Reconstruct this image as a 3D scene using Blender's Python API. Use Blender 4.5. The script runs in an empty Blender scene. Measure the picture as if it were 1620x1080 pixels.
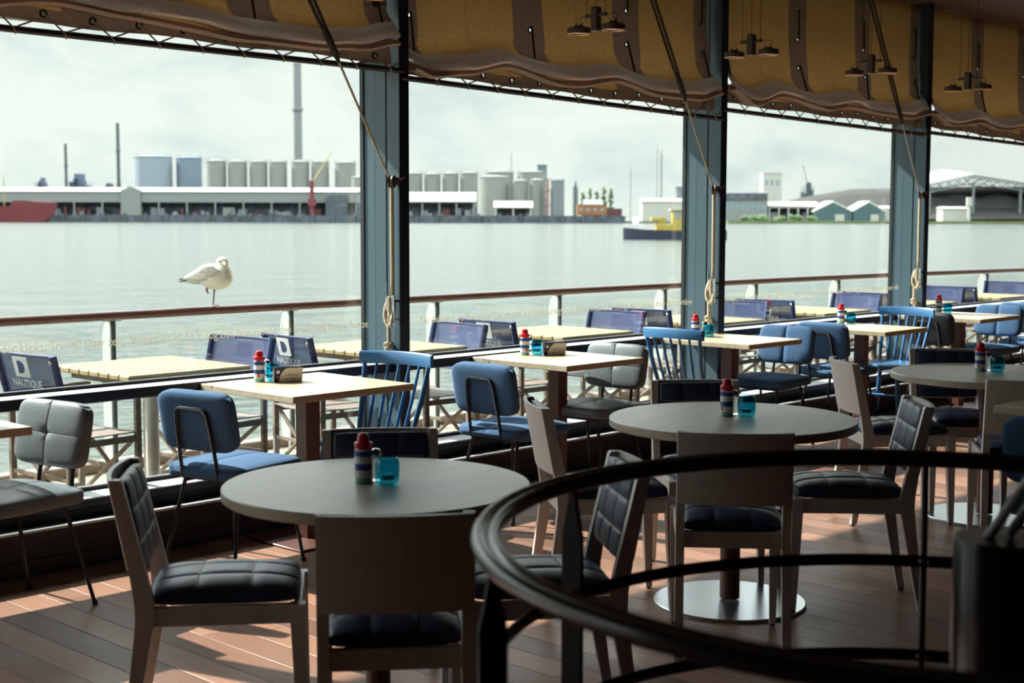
import bpy, math, random
from mathutils import Vector, Matrix, Euler
random.seed(7)
PI = math.pi
scene = bpy.context.scene
C = scene.collection

# ------------------------------------------------------------------ camera
YAW, PITCH, ROLL, EYE = 0.765, math.atan(199 / 2250), 0.002, 1.55
fw = Vector((math.cos(YAW) * math.cos(PITCH), math.sin(YAW) * math.cos(PITCH), -math.sin(PITCH)))
rt = Vector((math.sin(YAW), -math.cos(YAW), 0))
up = rt.cross(fw)
rt2 = rt * math.cos(ROLL) + up * math.sin(ROLL)
up2 = -rt * math.sin(ROLL) + up * math.cos(ROLL)
cam_data = bpy.data.cameras.new('camera')
cam = bpy.data.objects.new('camera', cam_data)
C.objects.link(cam)
M = Matrix((rt2, up2, -fw)).transposed().to_4x4()
M.translation = (0, 0, EYE)
cam.matrix_world = M
cam_data.lens, cam_data.sensor_width = 50.0, 36.0
cam_data.clip_end = 6000
cam_data.dof.use_dof = True
cam_data.dof.focus_distance = 6.8
cam_data.dof.aperture_fstop = 4.0
scene.camera = cam

# ------------------------------------------------------------------ view
scene.view_settings.view_transform = 'Standard'
scene.view_settings.look = 'None'
scene.view_settings.gamma = 1
scene.view_settings.use_curve_mapping = False
scene.view_settings.exposure = 0.35
scene.cycles.max_bounces = 10
scene.cycles.transparent_max_bounces = 24
scene.cycles.sample_clamp_indirect = 6.0
scene.cycles.caustics_reflective = False
scene.cycles.caustics_refractive = False

# ------------------------------------------------------------------ sky and sun
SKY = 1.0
world = bpy.data.worlds.new('sky')
scene.world = world
world.use_nodes = True
nt = world.node_tree
for n in list(nt.nodes):
    nt.nodes.remove(n)
N = nt.nodes.new
L = nt.links.new
tc, mp, nz, rp, bg, ow = (N('ShaderNodeTexCoord'), N('ShaderNodeMapping'), N('ShaderNodeTexNoise'),
                          N('ShaderNodeValToRGB'), N('ShaderNodeBackground'), N('ShaderNodeOutputWorld'))
mp.inputs['Scale'].default_value = (1.0, 1.0, 2.2)
nz.inputs['Scale'].default_value = 10.0
nz.inputs['Detail'].default_value = 7
nz.inputs['Roughness'].default_value = 0.55
nz.inputs['Distortion'].default_value = 0.3
rp.color_ramp.elements[0].position = 0.30
rp.color_ramp.elements[0].color = (0.62, 0.71, 0.69, 1)
rp.color_ramp.elements[1].position = 0.56
rp.color_ramp.elements[1].color = (0.84, 0.90, 0.83, 1)
e = rp.color_ramp.elements.new(0.44)
e.color = (0.75, 0.83, 0.79, 1)
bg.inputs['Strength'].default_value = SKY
L(tc.outputs['Generated'], mp.inputs[0])
L(mp.outputs[0], nz.inputs['Vector'])
L(nz.outputs['Fac'], rp.inputs[0])
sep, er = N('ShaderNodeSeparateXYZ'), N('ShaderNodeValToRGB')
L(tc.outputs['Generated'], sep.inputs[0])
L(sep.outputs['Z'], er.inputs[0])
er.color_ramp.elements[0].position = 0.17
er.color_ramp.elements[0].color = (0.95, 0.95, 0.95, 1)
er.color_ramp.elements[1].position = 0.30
er.color_ramp.elements[1].color = (4.2, 4.2, 4.5, 1)  # sky above the view made far brighter, added fill light for the room
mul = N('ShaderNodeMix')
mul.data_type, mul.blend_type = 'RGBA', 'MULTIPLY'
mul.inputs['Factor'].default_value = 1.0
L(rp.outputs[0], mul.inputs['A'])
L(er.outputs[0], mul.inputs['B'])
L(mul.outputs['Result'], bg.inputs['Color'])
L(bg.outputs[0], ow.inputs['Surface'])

sun_dir = Vector((0.26, -0.89, -0.755)).normalized()      # the way the light travels
sd = bpy.data.lights.new('sun', 'SUN')
sd.energy = 9.8
sd.angle = math.radians(0.6)
sd.color = (1.0, 0.95, 0.86)
sun = bpy.data.objects.new('sun', sd)
C.objects.link(sun)
sun.rotation_euler = sun_dir.to_track_quat('-Z', 'Y').to_euler()
sun.location = (0, 40, 35)


# ------------------------------------------------------------------ materials
def newmat(name):
    m = bpy.data.materials.new(name)
    m.use_nodes = True
    nt = m.node_tree
    return m, nt, nt.nodes['Principled BSDF'], nt.nodes['Material Output']


def mat(name, col, rough=0.5, metal=0.0, var=0.0, scale=30.0, bump=0.0, stretch=(1, 1, 1), spec=0.5, coat=0.0):
    m, nt, p, out = newmat(name)
    p.inputs['Roughness'].default_value = rough
    p.inputs['Metallic'].default_value = metal
    p.inputs['Specular IOR Level'].default_value = spec
    p.inputs['Coat Weight'].default_value = coat
    p.inputs['Coat Roughness'].default_value = 0.15
    p.inputs['Base Color'].default_value = (*col, 1)
    if var or bump:
        tc = nt.nodes.new('ShaderNodeTexCoord')
        mp = nt.nodes.new('ShaderNodeMapping')
        mp.inputs['Scale'].default_value = stretch
        nz = nt.nodes.new('ShaderNodeTexNoise')
        nz.inputs['Scale'].default_value = scale
        nz.inputs['Detail'].default_value = 5
        nt.links.new(tc.outputs['Object'], mp.inputs[0])
        nt.links.new(mp.outputs[0], nz.inputs['Vector'])
        if var:
            r = nt.nodes.new('ShaderNodeValToRGB')
            r.color_ramp.elements[0].position = 0.3
            r.color_ramp.elements[1].position = 0.7
            r.color_ramp.elements[0].color = (*[c * (1 - var) for c in col], 1)
            r.color_ramp.elements[1].color = (*[min(1, c * (1 + var)) for c in col], 1)
            nt.links.new(nz.outputs['Fac'], r.inputs[0])
            nt.links.new(r.outputs[0], p.inputs['Base Color'])
        if bump:
            b = nt.nodes.new('ShaderNodeBump')
            b.inputs['Strength'].default_value = 0.6
            b.inputs['Distance'].default_value = bump
            nt.links.new(nz.outputs['Fac'], b.inputs['Height'])
            nt.links.new(b.outputs[0], p.inputs['Normal'])
    return m


def glass_mat(name, tint=(0.97, 0.99, 0.98), rough=0.0):
    """clear pane: passes light straight through, mirrors more towards grazing angles"""
    m, nt, p, out = newmat(name)
    nt.nodes.remove(p)
    tr, gl, mx, lw = (nt.nodes.new('ShaderNodeBsdfTransparent'), nt.nodes.new('ShaderNodeBsdfGlossy'),
                      nt.nodes.new('ShaderNodeMixShader'), nt.nodes.new('ShaderNodeLayerWeight'))
    pw, ml, ad = nt.nodes.new('ShaderNodeMath'), nt.nodes.new('ShaderNodeMath'), nt.nodes.new('ShaderNodeMath')
    pw.operation, ml.operation, ad.operation = 'POWER', 'MULTIPLY', 'ADD'
    pw.inputs[1].default_value, ml.inputs[1].default_value, ad.inputs[1].default_value = 5.0, 0.9, 0.04
    lw.inputs['Blend'].default_value = 0.5
    tr.inputs['Color'].default_value = (*tint, 1)
    gl.inputs['Roughness'].default_value = rough
    nt.links.new(lw.outputs['Facing'], pw.inputs[0])
    nt.links.new(pw.outputs[0], ml.inputs[0])
    nt.links.new(ml.outputs[0], ad.inputs[0])
    nt.links.new(ad.outputs[0], mx.inputs[0])
    nt.links.new(tr.outputs[0], mx.inputs[1])
    nt.links.new(gl.outputs[0], mx.inputs[2])
    nt.links.new(mx.outputs[0], out.inputs['Surface'])
    return m


def cloth_mat(name, col, trans, var=0.12, scale=60.0):
    """woven canvas that lets some light through"""
    m, nt, p, out = newmat(name)
    nt.nodes.remove(p)
    df, tl, mx = (nt.nodes.new('ShaderNodeBsdfDiffuse'), nt.nodes.new('ShaderNodeBsdfTranslucent'),
                  nt.nodes.new('ShaderNodeMixShader'))
    tc, nz, r = nt.nodes.new('ShaderNodeTexCoord'), nt.nodes.new('ShaderNodeTexNoise'), nt.nodes.new('ShaderNodeValToRGB')
    nz.inputs['Scale'].default_value = scale
    nz.inputs['Detail'].default_value = 6
    r.color_ramp.elements[0].position = 0.3
    r.color_ramp.elements[1].position = 0.7
    r.color_ramp.elements[0].color = (*[c * (1 - var) for c in col], 1)
    r.color_ramp.elements[1].color = (*[min(1, c * (1 + var)) for c in col], 1)
    nt.links.new(tc.outputs['Object'], nz.inputs['Vector'])
    nt.links.new(nz.outputs['Fac'], r.inputs[0])
    nt.links.new(r.outputs[0], df.inputs['Color'])
    nt.links.new(r.outputs[0], tl.inputs['Color'])
    mx.inputs[0].default_value = trans
    nt.links.new(df.outputs[0], mx.inputs[1])
    nt.links.new(tl.outputs[0], mx.inputs[2])
    nt.links.new(mx.outputs[0], out.inputs['Surface'])
    return m


def mesh_cloth_mat(name, col, open_):
    m, nt, p, out = newmat(name)
    p.inputs['Base Color'].default_value = (*col, 1)
    p.inputs['Roughness'].default_value = 0.7
    tr, mx = nt.nodes.new('ShaderNodeBsdfTransparent'), nt.nodes.new('ShaderNodeMixShader')
    mx.inputs[0].default_value = open_
    nt.links.new(p.outputs[0], mx.inputs[1])
    nt.links.new(tr.outputs[0], mx.inputs[2])
    nt.links.new(mx.outputs[0], out.inputs['Surface'])
    return m


def wood_mat(name, c1, c2, rough, grain=(2.5, 40, 40), spec=0.5):
    m, nt, p, out = newmat(name)
    tc, mp, nz, r = (nt.nodes.new('ShaderNodeTexCoord'), nt.nodes.new('ShaderNodeMapping'),
                     nt.nodes.new('ShaderNodeTexNoise'), nt.nodes.new('ShaderNodeValToRGB'))
    mp.inputs['Scale'].default_value = grain
    nz.inputs['Scale'].default_value = 1.0
    nz.inputs['Detail'].default_value = 6
    nz.inputs['Distortion'].default_value = 0.6
    r.color_ramp.elements[0].position = 0.32
    r.color_ramp.elements[1].position = 0.68
    r.color_ramp.elements[0].color = (*c1, 1)
    r.color_ramp.elements[1].color = (*c2, 1)
    p.inputs['Roughness'].default_value = rough
    p.inputs['Specular IOR Level'].default_value = spec
    nt.links.new(tc.outputs['Object'], mp.inputs[0])
    nt.links.new(mp.outputs[0], nz.inputs['Vector'])
    nt.links.new(nz.outputs['Fac'], r.inputs[0])
    nt.links.new(r.outputs[0], p.inputs['Base Color'])
    return m


def floor_mat(name, width, base, rough, seam_w, colvar, length):
    """boards laid along Y with rounded edges"""
    m, nt, p, out = newmat(name)
    nd, lk = nt.nodes.new, nt.links.new

    def math_(op, a, b=None, c=None):
        n = nd('ShaderNodeMath')
        n.operation = op
        for k, x in enumerate((a, b, c)):
            if x is None:
                continue
            if isinstance(x, (int, float)):
                n.inputs[k].default_value = x
            else:
                lk(x, n.inputs[k])
        return n.outputs[0]
    tc, sx = nd('ShaderNodeTexCoord'), nd('ShaderNodeSeparateXYZ')
    lk(tc.outputs['Object'], sx.inputs[0])
    X, Y = sx.outputs['X'], sx.outputs['Y']
    q = math_('DIVIDE', X, width)
    idx = math_('FLOOR', q)
    p.inputs['Specular IOR Level'].default_value = 0.24
    fr = math_('FRACT', q)
    wn = nd('ShaderNodeTexWhiteNoise')
    wn.noise_dimensions = '1D'
    lk(idx, wn.inputs['W'])
    yo = math_('DIVIDE', math_('ADD', Y, math_('MULTIPLY', wn.outputs['Value'], length)), length)
    idy, fy = math_('FLOOR', yo), math_('FRACT', yo)
    wn2 = nd('ShaderNodeTexWhiteNoise')
    wn2.noise_dimensions = '2D'
    cb = nd('ShaderNodeCombineXYZ')
    lk(idx, cb.inputs[0])
    lk(idy, cb.inputs[1])
    lk(cb.outputs[0], wn2.inputs['Vector'])
    mp, nz = nd('ShaderNodeMapping'), nd('ShaderNodeTexNoise')
    mp.inputs['Scale'].default_value = (55, 3.5, 1)
    lk(tc.outputs['Object'], mp.inputs[0])
    lk(mp.outputs[0], nz.inputs['Vector'])
    nz.inputs['Scale'].default_value = 1
    nz.inputs['Detail'].default_value = 5
    tone = math_('ADD', math_('MULTIPLY', wn2.outputs['Value'], 0.6), math_('MULTIPLY', nz.outputs['Fac'], 0.4))
    r = nd('ShaderNodeValToRGB')
    r.color_ramp.elements[0].position = 0.15
    r.color_ramp.elements[1].position = 0.85
    r.color_ramp.elements[0].color = (*[c * (1 - colvar) for c in base], 1)
    r.color_ramp.elements[1].color = (*[c * (1 + colvar) for c in base], 1)
    lk(tone, r.inputs[0])
    # distance to the nearest long edge / butt joint, in metres
    dx = math_('MULTIPLY', math_('MINIMUM', fr, math_('SUBTRACT', 1.0, fr)), width)
    dy = math_('MULTIPLY', math_('MINIMUM', fy, math_('SUBTRACT', 1.0, fy)), length)
    d = math_('MINIMUM', dx, dy)
    gap = math_('LESS_THAN', d, seam_w * 0.28)
    mx = nd('ShaderNodeMix')
    mx.data_type = 'RGBA'
    lk(gap, mx.inputs['Factor'])
    lk(r.outputs[0], mx.inputs['A'])
    mx.inputs['B'].default_value = (0.012, 0.009, 0.008, 1)
    lk(mx.outputs['Result'], p.inputs['Base Color'])
    h = math_('MULTIPLY', math_('MINIMUM', math_('DIVIDE', d, seam_w), 1.0), seam_w * 0.8)
    hg = math_('ADD', h, math_('MULTIPLY', nz.outputs['Fac'], 0.0006))
    b = nd('ShaderNodeBump')
    b.inputs['Strength'].default_value = 1.0
    b.inputs['Distance'].default_value = 1.0
    lk(hg, b.inputs['Height'])
    lk(b.outputs[0], p.inputs['Normal'])
    nz2 = nd('ShaderNodeTexNoise')
    nz2.inputs['Scale'].default_value = 2.2
    lk(tc.outputs['Object'], nz2.inputs['Vector'])
    lk(math_('ADD', math_('MULTIPLY', nz2.outputs['Fac'], 0.3), rough - 0.15), p.inputs['Roughness'])
    return m


def water_mat():
    m, nt, p, out = newmat('harbour_water')
    p.inputs['Base Color'].default_value = (0.045, 0.056, 0.046, 1)
    p.inputs['Roughness'].default_value = 0.15
    p.inputs['IOR'].default_value = 1.33
    p.inputs['Specular IOR Level'].default_value = 0.22
    tc = nt.nodes.new('ShaderNodeTexCoord')
    prev = None
    for sc, st, dist in (((1.6, 1.6, 1), 1.0, 0.17), ((0.25, 0.25, 1), 1.0, 0.34)):
        mp, nz, b = nt.nodes.new('ShaderNodeMapping'), nt.nodes.new('ShaderNodeTexNoise'), nt.nodes.new('ShaderNodeBump')
        mp.inputs['Scale'].default_value = sc
        mp.inputs['Rotation'].default_value = (0, 0, 0.5)
        nz.inputs['Scale'].default_value = st
        nz.inputs['Detail'].default_value = 4
        b.inputs['Strength'].default_value = 1
        b.inputs['Distance'].default_value = dist
        nt.links.new(tc.outputs['Object'], mp.inputs[0])
        nt.links.new(mp.outputs[0], nz.inputs['Vector'])
        nt.links.new(nz.outputs['Fac'], b.inputs['Height'])
        if prev:
            nt.links.new(prev.outputs[0], b.inputs['Normal'])
        prev = b
    nt.links.new(prev.outputs[0], p.inputs['Normal'])
    return m


MT = dict(
    floor=floor_mat('oiled_deck_boards', 0.139, (0.27, 0.140, 0.092), 0.44, 0.0032, 0.42, 2.6),
    deck=floor_mat('terrace_boards', 0.12, (0.40, 0.35, 0.25), 0.6, 0.006, 0.2, 3.0),
    wall=mat('dark_wall', (0.035, 0.035, 0.045), 0.7, var=0.1, scale=3),
    kerb=mat('black_kerb', (0.008, 0.0085, 0.011), 0.5, var=0.2, scale=6),
    ceil=mat('beige_ceiling', (0.12, 0.09, 0.075), 0.7, var=0.06, scale=2),
    steel=mat('blue_grey_paint', (0.060, 0.112, 0.145), 0.42, var=0.06, scale=40),
    navy=mat('dark_navy_paint', (0.018, 0.022, 0.045), 0.35),
    alu=mat('satin_aluminium', (0.60, 0.63, 0.66), 0.38, 0.25),
    gasket=mat('black_gasket', (0.006, 0.007, 0.012), 0.5),
    glass=glass_mat('window_glass'),
    etch=cloth_mat('etched_lettering', (0.60, 0.57, 0.50), 0.6, 0.02),
    canvas=cloth_mat('ochre_canvas', (0.46, 0.24, 0.085), 0.5),
    band=cloth_mat('brown_canvas', (0.25, 0.145, 0.105), 0.36),
    fold=cloth_mat('taupe_canvas', (0.64, 0.48, 0.39), 0.33),
    eyelet=mat('dark_eyelet', (0.03, 0.03, 0.03), 0.35, 0.8),
    cord=mat('pale_cord', (0.42, 0.34, 0.25), 0.9, var=0.3, scale=200),
    darkcord=mat('dark_cord', (0.035, 0.028, 0.025), 0.9, var=0.3, scale=200),
    rope=mat('hemp_rope', (0.62, 0.52, 0.38), 0.95, var=0.25, scale=250, bump=0.002),
    rod=mat('dark_rod', (0.022, 0.018, 0.026), 0.4),
    pulley=mat('brown_pulley', (0.10, 0.06, 0.045), 0.5),
    beige=wood_mat('greyed_beech', (0.50, 0.465, 0.44), (0.57, 0.53, 0.50), 0.45, (60, 60, 3)),
    leather=mat('navy_leather', (0.024, 0.042, 0.100), 0.45, var=0.15, scale=80, bump=0.0006),
    stitch=mat('white_stitching', (0.55, 0.58, 0.60), 0.8),
    blue=mat('blue_felt', (0.060, 0.140, 0.275), 0.95, var=0.22, scale=180, bump=0.0015),
    navyfelt=mat('petrol_felt', (0.03, 0.085, 0.17), 0.95, var=0.2, scale=180, bump=0.0015),
    grey=mat('grey_leather', (0.15, 0.185, 0.21), 0.45, var=0.06, scale=60, bump=0.0006),
    black=mat('black_leather', (0.018, 0.02, 0.026), 0.5, var=0.1, scale=60),
    tube=mat('black_tube', (0.012, 0.013, 0.018), 0.3),
    spindle=mat('blue_lacquer', (0.045, 0.17, 0.37), 0.32, var=0.05, scale=20),
    top=wood_mat('pale_oak', (0.44, 0.365, 0.24), (0.55, 0.465, 0.325), 0.42, (1.6, 30, 30)),
    round=wood_mat('grey_oak', (0.40, 0.36, 0.285), (0.49, 0.445, 0.355), 0.4, (2.0, 34, 34)),
    brown=mat('brown_steel', (0.13, 0.055, 0.045), 0.4, 0.1),
    plate=mat('satin_steel', (0.42, 0.43, 0.44), 0.30, 1.0),
    black_gloss=mat('black_gloss', (0.008, 0.009, 0.014), 0.2),
    black_satin=mat('black_satin', (0.008, 0.008, 0.012), 0.5, spec=0.3),
    brass=mat('dull_brass', (0.34, 0.25, 0.10), 0.6, 0.15),
    chrome=mat('chrome', (0.75, 0.76, 0.78), 0.12, 1.0),
    red=mat('red_cap', (0.62, 0.015, 0.03), 0.35),
    label_blue=mat('label_blue', (0.02, 0.06, 0.30), 0.4),
    label_white=mat('label_white', (0.75, 0.76, 0.74), 0.45),
    label_red=mat('label_red', (0.6, 0.04, 0.05), 0.4),
    label_teal=mat('bottle_teal', (0.22, 0.50, 0.46), 0.25),
    card_navy=mat('card_navy', (0.012, 0.02, 0.07), 0.5),
    card_taupe=mat('card_taupe', (0.78, 0.69, 0.62), 0.6),
    ink=mat('brown_ink', (0.20, 0.08, 0.08), 0.7),
    dslat=wood_mat('yellow_slats', (0.34, 0.275, 0.12), (0.43, 0.355, 0.175), 0.55, (1.5, 30, 30)),
    dframe=mat('weathered_frame', (0.25, 0.20, 0.165), 0.6, var=0.2, scale=30),
    dpost=mat('terrace_post', (0.72, 0.74, 0.72), 0.4, 0.4),
    sling=mesh_cloth_mat('navy_mesh', (0.03, 0.055, 0.18), 0.36),
    slingsolid=mat('navy_webbing', (0.022, 0.035, 0.13), 0.7),
    logo=mat('logo_white', (0.75, 0.76, 0.74), 0.7),
    rail=mat('red_brown_rail', (0.14, 0.058, 0.045), 0.35, var=0.2, scale=12),
    lamp=mat('bronze_grey', (0.15, 0.125, 0.115), 0.45, 0.3),
    reflector=mat('reflector', (0.85, 0.75, 0.66), 0.2, 1.0),
    copper=mat('copper_ring', (0.80, 0.42, 0.25), 0.35, 0.8),
    feather=mat('white_feather', (0.86, 0.86, 0.80), 0.8, var=0.05, scale=60, bump=0.002),
    wing=mat('grey_mottled_wing', (0.66, 0.64, 0.57), 0.8, var=0.45, scale=70, stretch=(1, 1, 2.5), bump=0.003),
    darkfeather=mat('dark_feather', (0.06, 0.055, 0.05), 0.8),
    beak=mat('pale_yellow_beak', (0.75, 0.62, 0.38), 0.5),
    eye=mat('dark_eye', (0.01, 0.01, 0.01), 0.2),
    bleg=mat('grey_pink_leg', (0.33, 0.24, 0.22), 0.6),
    water=water_mat(),
    bank=mat('bank_ground', (0.105, 0.115, 0.087), 0.9, var=0.25, scale=0.05),
    grass=mat('bank_grass', (0.118, 0.143, 0.062), 0.9, var=0.25, scale=0.08),
    tankblue=mat('tank_pale_blue', (0.186, 0.220, 0.260), 0.8),
    tankblue2=mat('tank_blue', (0.124, 0.161, 0.211), 0.8),
    silo=mat('silo_grey', (0.177, 0.183, 0.171), 0.8, var=0.04, scale=0.1),
    siloblue=mat('silo_blue_grey', (0.136, 0.155, 0.167), 0.8),
    stackgrey=mat('stack_grey', (0.161, 0.174, 0.177), 0.8),
    stackdark=mat('stack_dark', (0.062, 0.081, 0.084), 0.8),
    stackred=mat('stack_red', (0.223, 0.136, 0.124), 0.8),
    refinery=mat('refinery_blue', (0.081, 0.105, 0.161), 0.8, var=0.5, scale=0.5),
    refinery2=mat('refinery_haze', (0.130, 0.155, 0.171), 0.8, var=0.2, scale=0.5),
    darkgreen=mat('tower_green', (0.099, 0.143, 0.149), 0.8),
    whitewall=mat('white_wall', (0.360, 0.360, 0.324), 0.8),
    shedgrey=mat('shed_grey', (0.175, 0.189, 0.185), 0.8),
    roofwhite=mat('roof_white', (0.510, 0.510, 0.459), 0.7),
    darkbay=mat('dark_bay', (0.074, 0.081, 0.099), 0.9, var=0.6, scale=0.25),
    quay=mat('quay_wall', (0.07, 0.085, 0.10), 0.9, var=0.4, scale=0.3),
    hullred=mat('hull_red', (0.136, 0.022, 0.027), 0.6),
    orange=mat('orange_brick', (0.223, 0.093, 0.034), 0.8, var=0.15, scale=0.4),
    darkred=mat('dark_red_wall', (0.081, 0.025, 0.028), 0.8),
    tree=mat('tree_green', (0.078, 0.126, 0.054), 0.9, var=0.4, scale=0.6),
    yellow=mat('boat_yellow', (0.310, 0.229, 0.037), 0.6),
    hullblack=mat('hull_black', (0.03, 0.035, 0.06), 0.5),
    teal=mat('teal_gable', (0.050, 0.096, 0.102), 0.8),
    hill=mat('grey_hill', (0.024, 0.024, 0.021), 0.95, var=0.25, scale=0.08),
    coal=mat('coal_heap', (0.046, 0.050, 0.053), 0.95, var=0.2, scale=0.1),
    window_dark=mat('window_dark', (0.16, 0.22, 0.25), 0.4),
)
MT['turq'] = glass_mat('turquoise_glass', (0.22, 0.72, 0.82))
g = newmat('clear_glass')
g[2].inputs['Base Color'].default_value = (0.92, 0.95, 0.94, 1)
g[2].inputs['Roughness'].default_value = 0.03
g[2].inputs['Transmission Weight'].default_value = 0.85
MT['clear'] = g[0]
del g


# ------------------------------------------------------------------ mesh builder
class MB:
    def __init__(s):
        s.v, s.f, s.m = [], [], []

    def add(s, vs, fs, mi=0, T=None):
        o = len(s.v)
        s.v += [tuple(T @ Vector(p)) if T is not None else tuple(p) for p in vs]
        for f in fs:
            s.f.append(tuple(i + o for i in f))
            s.m.append(mi)
        return s

    def box(s, x0, x1, y0, y1, z0, z1, mi=0, T=None, c=0.0):
        if c <= 0:
            vs = [(x, y, z) for z in (z0, z1) for y in (y0, y1) for x in (x0, x1)]
            fs = [(0, 2, 3, 1), (4, 5, 7, 6), (0, 1, 5, 4), (2, 6, 7, 3), (0, 4, 6, 2), (1, 3, 7, 5)]
            return s.add(vs, fs, mi, T)
        rings = []
        for z, k in ((z0, c), (z0 + c, 0), (z1 - c, 0), (z1, c)):
            a0, a1, b0, b1 = x0 + k, x1 - k, y0 + k, y1 - k
            q = c if k == 0 else 0.3 * c
            rings.append([(a0 + q, b0, z), (a1 - q, b0, z), (a1, b0 + q, z), (a1, b1 - q, z),
                          (a1 - q, b1, z), (a0 + q, b1, z), (a0, b1 - q, z), (a0, b0 + q, z)])
        return s.loft(rings, mi, T, True)

    def loft(s, rings, mi=0, T=None, caps=True, closed=True):
        n = len(rings[0])
        vs = [p for r in rings for p in r]
        fs = []
        for i in range(len(rings) - 1):
            for j in range(n if closed else n - 1):
                k = (j + 1) % n
                fs.append((i * n + j, i * n + k, (i + 1) * n + k, (i + 1) * n + j))
        if caps:
            fs.append(tuple(reversed(range(n))))
            fs.append(tuple((len(rings) - 1) * n + j for j in range(n)))
        return s.add(vs, fs, mi, T)

    def tube(s, pts, r, seg=8, mi=0, T=None, closed=False, flat=1.0):
        P = [Vector(p) for p in pts]
        n = len(P)
        R = r if isinstance(r, (list, tuple)) else [r] * n
        rings, ref = [], None
        for i in range(n):
            a = P[(i - 1) % n] if (closed or i > 0) else P[i]
            b = P[(i + 1) % n] if (closed or i < n - 1) else P[i]
            t = (b - a)
            t = t.normalized() if t.length > 1e-9 else Vector((0, 0, 1))
            if ref is None:
                ref = Vector((0, 0, 1)) if abs(t.z) < 0.9 else Vector((1, 0, 0))
            u = (ref - t * ref.dot(t))
            u = u.normalized() if u.length > 1e-6 else t.orthogonal().normalized()
            ref = u
            w = t.cross(u)
            rings.append([tuple(P[i] + (u * math.cos(2 * PI * k / seg) * flat + w * math.sin(2 * PI * k / seg)) * R[i])
                          for k in range(seg)])
        if closed:
            rings.append(rings[0])
        return s.loft(rings, mi, T, not closed)

    def lathe(s, prof, seg=24, mi=0, T=None, mis=None):
        o = len(s.f)
        rings = [[(r * math.cos(2 * PI * k / seg), r * math.sin(2 * PI * k / seg), z) for k in range(seg)] for r, z in prof]
        s.loft(rings, mi, T, True)
        if mis:
            for i in range(len(prof) - 1):
                for k in range(seg):
                    s.m[o + i * seg + k] = mis[i]
        return s

    def prism(s, poly, a, b, axis='z', mi=0, T=None):
        n = len(poly)

        def P(p, h):
            return (p[0], p[1], h) if axis == 'z' else ((p[0], h, p[1]) if axis == 'y' else (h, p[0], p[1]))
        vs = [P(p, a) for p in poly] + [P(p, b) for p in poly]
        fs = [tuple(reversed(range(n))), tuple(range(n, 2 * n))]
        fs += [(i, (i + 1) % n, n + (i + 1) % n, n + i) for i in range(n)]
        return s.add(vs, fs, mi, T)

    def pad(s, w, d, t, T=None, n=16, p=7.0, corner=0.09, cn=5, crown=0.0, gu=(), gv=(), gd=0.3, gw=0.035, mi=0,
            under=0.6, button=0.0):
        """upholstered pad in the local XY plane, centre at 0, thickness t"""
        def line(gs):
            q = [math.sin(PI / 2 * (2 * i / n - 1)) for i in range(n + 1)]
            for g0 in gs:
                q = [x for x in q if abs(x - g0) > gw * 1.2] + [g0 - gw, g0, g0 + gw]
            return sorted(q)
        us, vv = line(gu), line(gv)
        nu, nv = len(us), len(vv)

        def prof(x):
            return max(0.0, 1 - abs(x) ** p) ** (1 / p)

        def xy(u, v):
            k = 1 - corner * (abs(u) ** cn) * (abs(v) ** cn)
            return u * w / 2 * k, v * d / 2 * k
        top, bot = [], []
        for v in vv:
            for u in us:
                x, y = xy(u, v)
                e_ = prof(u) * prof(v)
                z = t / 2 * e_ + crown * (1 - u * u) * (1 - v * v)
                gr = 0.0
                for g0 in gu:
                    gr = max(gr, math.exp(-((u - g0) / gw) ** 2))
                for g0 in gv:
                    gr = max(gr, math.exp(-((v - g0) / gw) ** 2))
                z -= gd * t / 2 * gr * (1 if e_ > .5 else 0.4)
                if button:
                    z -= button * math.exp(-(u * u + v * v) / 0.02)
                top.append((x, y, z))
                bot.append((x, y, -t / 2 * e_ * under))
        vs = top + bot
        N_ = nu * nv
        fs = []
        for j in range(nv - 1):
            for i in range(nu - 1):
                a, b, c_, d_ = j * nu + i, j * nu + i + 1, (j + 1) * nu + i + 1, (j + 1) * nu + i
                fs.append((a, b, c_, d_))
                fs.append((N_ + d_, N_ + c_, N_ + b, N_ + a))
        ring = [i for i in range(nu)] + [j * nu + nu - 1 for j in range(1, nv)] + \
               [(nv - 1) * nu + i for i in range(nu - 2, -1, -1)] + [j * nu for j in range(nv - 2, 0, -1)]
        for k in range(len(ring)):
            a, b = ring[k], ring[(k + 1) % len(ring)]
            fs.append((b, a, N_ + a, N_ + b))
        return s.add(vs, fs, mi, T)

    def build(s, name, mats, parent=None, smooth=35.0, loc=None, rot=None):
        me = bpy.data.meshes.new(name)
        me.from_pydata(s.v, [], s.f)
        mats = mats if isinstance(mats, (list, tuple)) else [mats]
        for m_ in mats:
            me.materials.append(MT[m_] if isinstance(m_, str) else m_)
        if len(mats) > 1:
            me.polygons.foreach_set('material_index', s.m)
        if smooth:
            me.polygons.foreach_set('use_smooth', [True] * len(me.polygons))
            me.set_sharp_from_angle(angle=math.radians(smooth))
        me.validate()
        me.update()
        o = bpy.data.objects.new(name, me)
        C.objects.link(o)
        if parent is not None:
            o.parent = parent
        if loc is not None:
            o.location = loc
        if rot is not None:
            o.rotation_euler = rot
        return o


def tag(o, label=None, cat=None, group=None, kind=None):
    if label:
        o['label'] = label
    if cat:
        o['category'] = cat
    if group:
        o['group'] = group
    if kind:
        o['kind'] = kind
    return o


def thing(name, label, cat, loc=(0, 0, 0), rz=0.0, group=None):
    o = bpy.data.objects.new(name, None)
    C.objects.link(o)
    o.empty_display_size = 0.1
    o.location = loc
    o.rotation_euler = (0, 0, rz)
    return tag(o, label, cat, group)


def struct(o, label):
    return tag(o, label, None, None, 'structure')


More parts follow.
